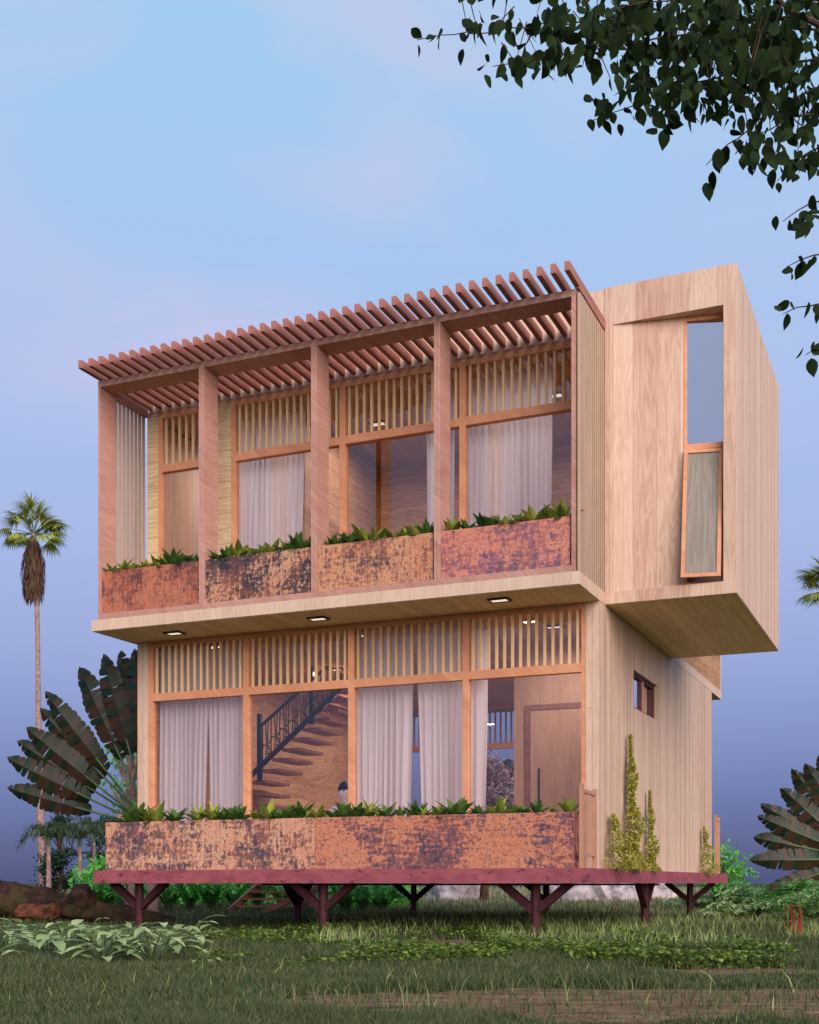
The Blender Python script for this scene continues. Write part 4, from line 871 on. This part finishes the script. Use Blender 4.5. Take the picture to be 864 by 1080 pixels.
def rough_tube(pts, rad, n=18, seed=1, amp=.14):
    P_ = []; 
    for i in range(len(pts)-1):
        for k in range(5): P_.append((Vector(pts[i]).lerp(Vector(pts[i+1]), k/5), rad[i]+(rad[i+1]-rad[i])*k/5))
    P_.append((Vector(pts[-1]), rad[-1])); bm = bmesh.new(); tube(bm, [p[0] for p in P_], [p[1] for p in P_], n); r = random.Random(seed)
    cs = [p[0] for p in P_]
    for i, v_ in enumerate(bm.verts):
        c = cs[min(i//n, len(cs)-1)]; v_.co = c+(v_.co-c)*(1+amp*math.sin(i % n*1.9+i//n*.6+seed)+r.uniform(-amp, amp)*.5)
    return bm
link('trunk', rough_tube([lpt(-190, 945), lpt(-60, 947), lpt(10, 950), lpt(50, 957), lpt(95, 962), lpt(135, 966), lpt(185, 971)], [.30, .30, .27, .24, .18, .12, .05], 18, 2, .24), LG, t_, smooth=True)
link('branch_stub', rough_tube([lpt(88, 962), lpt(86, 948, dl-.1), lpt(84, 937, dl-.2)], [.22, .20, .13], 14, 5, .22), LG, t_, smooth=True)
link('branch_stub', rough_tube([lpt(20, 963, dl-.25), lpt(45, 962, dl-.35), lpt(61, 960, dl-.4)], [.11, .11, .10], 14, 7, .2), plain('broken_wood', (84, 50, 36), .9, 0, .4, 9, .1), t_)
link('knot', rough_tube([lpt(28, 944), lpt(29, 938), lpt(30, 935)], [.10, .08, .03], 10, 9, .2), LG, t_, smooth=True)
# rear garden steps
c = px(282, 25.5); t_ = thing('garden_steps', c, 'weathered brown wooden steps leading to the back of the deck', 'steps', None)
t_.rotation_euler.z = 0
for k in range(4): link('tread', B((-.75, .75, .28*k, .28*k+.24, .13+.15*k, .17+.15*k)), M['steps'], t_, False)
for s in (-.78, .78):
    bm = bmesh.new(); beam(bm, (s, -.25, .02), (s, 1.1, .62), .05, .16); link('stringer', bm, M['steps'], t_, False)
bm = bmesh.new(); beam(bm, (.1, -.35, .03), (1.5, -.30, .62), .08, .10); link('brace_board', bm, M['steps'], t_, False)
# ------------------------------------------------------------------ overhanging tree, top right
def overhang():
    r = random.Random(12); base = px(1120, 8.2); o = thing('overhanging_tree', base, 'dark leafy branches hanging in from the top right corner', 'tree')
    DD = 6.4
    def q(x_, y_, dd=DD): return px(x_, dd, CAM.z+(HOR-y_)/FPX*dd)-base
    bm = bmesh.new(); tube(bm, [Vector((0, 0, -.05)), Vector((.05, 0, 1.6)), Vector((-.05, .1, 3.2)), q(1080, 140, 7.8), q(1010, -60, 7.4)], [.17, .14, .12, .09, .06], 12); link('trunk', bm, darkbark, o, False)
    bm = bmesh.new()
    tube(bm, [q(1080, 140, 7.8), q(960, 60, 7.0), q(880, 34), q(835, 12), q(800, -20)], [.05, .03, .018, .012, .008], 8)
    tube(bm, [q(1080, 140, 7.8), q(980, 260, 7.0), q(905, 300)], [.04, .02, .008], 8)
    twigs = [ # start -> end, leaf count, size in m
     ((860,20),(440,42),0), ((860,30),(520,72),0), ((864,60),(622,130),0), ((870,90),(745,175),0), ((700,10),(490,-10),0), ((720,30),(600,60),0), ((864,0),(640,10),0), ((864,50),(690,60),0),
     ((900,212),(826,232),0), ((900,276),(830,282),0), ((900,328),(826,332),0), ((900,366),(850,374),0), ((880,120),(790,150),0), ((880,10),(700,-20),0), ((890,150),(820,190),0)]
    P = []; D_ = []; U = []; Ln = []
    def leafat(c, sz):
        a = r.gauss(0, .55); dv = RT*math.sin(a)*.9+Vector((0, 0, -math.cos(a)))+FW*r.uniform(-.7, .7); P.append(tuple(c)); D_.append(tuple(dv)); U.append((r.gauss(0, 1), r.gauss(0, 1), r.gauss(0, .5))); Ln.append(sz)
    for (x0, y0), (x1, y1), _ in twigs:
        dd0, dd1 = DD+r.uniform(-.2, .5), DD+r.uniform(-.5, .5); L_ = math.hypot(x1-x0, y1-y0); n = max(4, int(L_/13))
        pts = []
        for k in range(n+1):
            f = k/n; pts.append(q(x0+(x1-x0)*f, y0+(y1-y0)*f-10*math.sin(f*3.1)+r.uniform(-2, 2), dd0+(dd1-dd0)*f))
        tube(bm, pts, [.007-.005*k/n for k in range(n+1)], 5)
        for p in pts:
            for _k in range(2): leafat(p+Vector((r.gauss(0, .02), r.gauss(0, .05), r.gauss(0, .015))), r.uniform(.055, .10))
    # dense mass
    for (cx, cy, rx, ry, n, ang) in [(790,45,85,45,230,.1),(700,50,70,30,120,.2),(640,25,60,25,80,.1),(760,95,75,30,120,.3),(830,100,50,50,110,.2),(590,18,40,16,34,.1),(560,65,34,10,20,0),(690,92,34,16,32,-.2),(800,158,38,14,34,-.2),(740,8,120,18,120,0),(585,60,30,10,14,0),
                                 (850,170,20,20,18,0), (640,104,16,8,7,0),(510,22,22,12,9,0),(850,225,16,12,9,0)]:
        for _k in range(int(n*1.2)):
            t1 = r.gauss(0, .5); t2 = r.gauss(0, .5); x_ = cx+rx*t1; y_ = cy+ry*t2+ang*rx*-t1
            c = q(x_, y_, DD+r.uniform(-.8, .9)); leafat(c, r.uniform(.055, .10))
            if r.random() < .12: tube(bm, [c, c+Vector((r.uniform(-.1, .1), r.uniform(-.1, .1), r.uniform(.05, .2)))], [.002, .003], 4)
    link('branch', bm, darkbark, o, False)
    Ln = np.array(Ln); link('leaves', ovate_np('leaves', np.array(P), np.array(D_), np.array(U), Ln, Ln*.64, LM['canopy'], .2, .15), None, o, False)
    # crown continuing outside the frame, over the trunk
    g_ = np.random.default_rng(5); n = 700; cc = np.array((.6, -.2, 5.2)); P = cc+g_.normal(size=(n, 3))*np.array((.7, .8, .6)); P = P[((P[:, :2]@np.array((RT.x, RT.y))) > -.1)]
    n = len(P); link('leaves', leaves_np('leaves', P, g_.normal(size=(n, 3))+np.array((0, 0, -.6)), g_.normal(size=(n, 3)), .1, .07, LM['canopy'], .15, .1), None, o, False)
overhang()
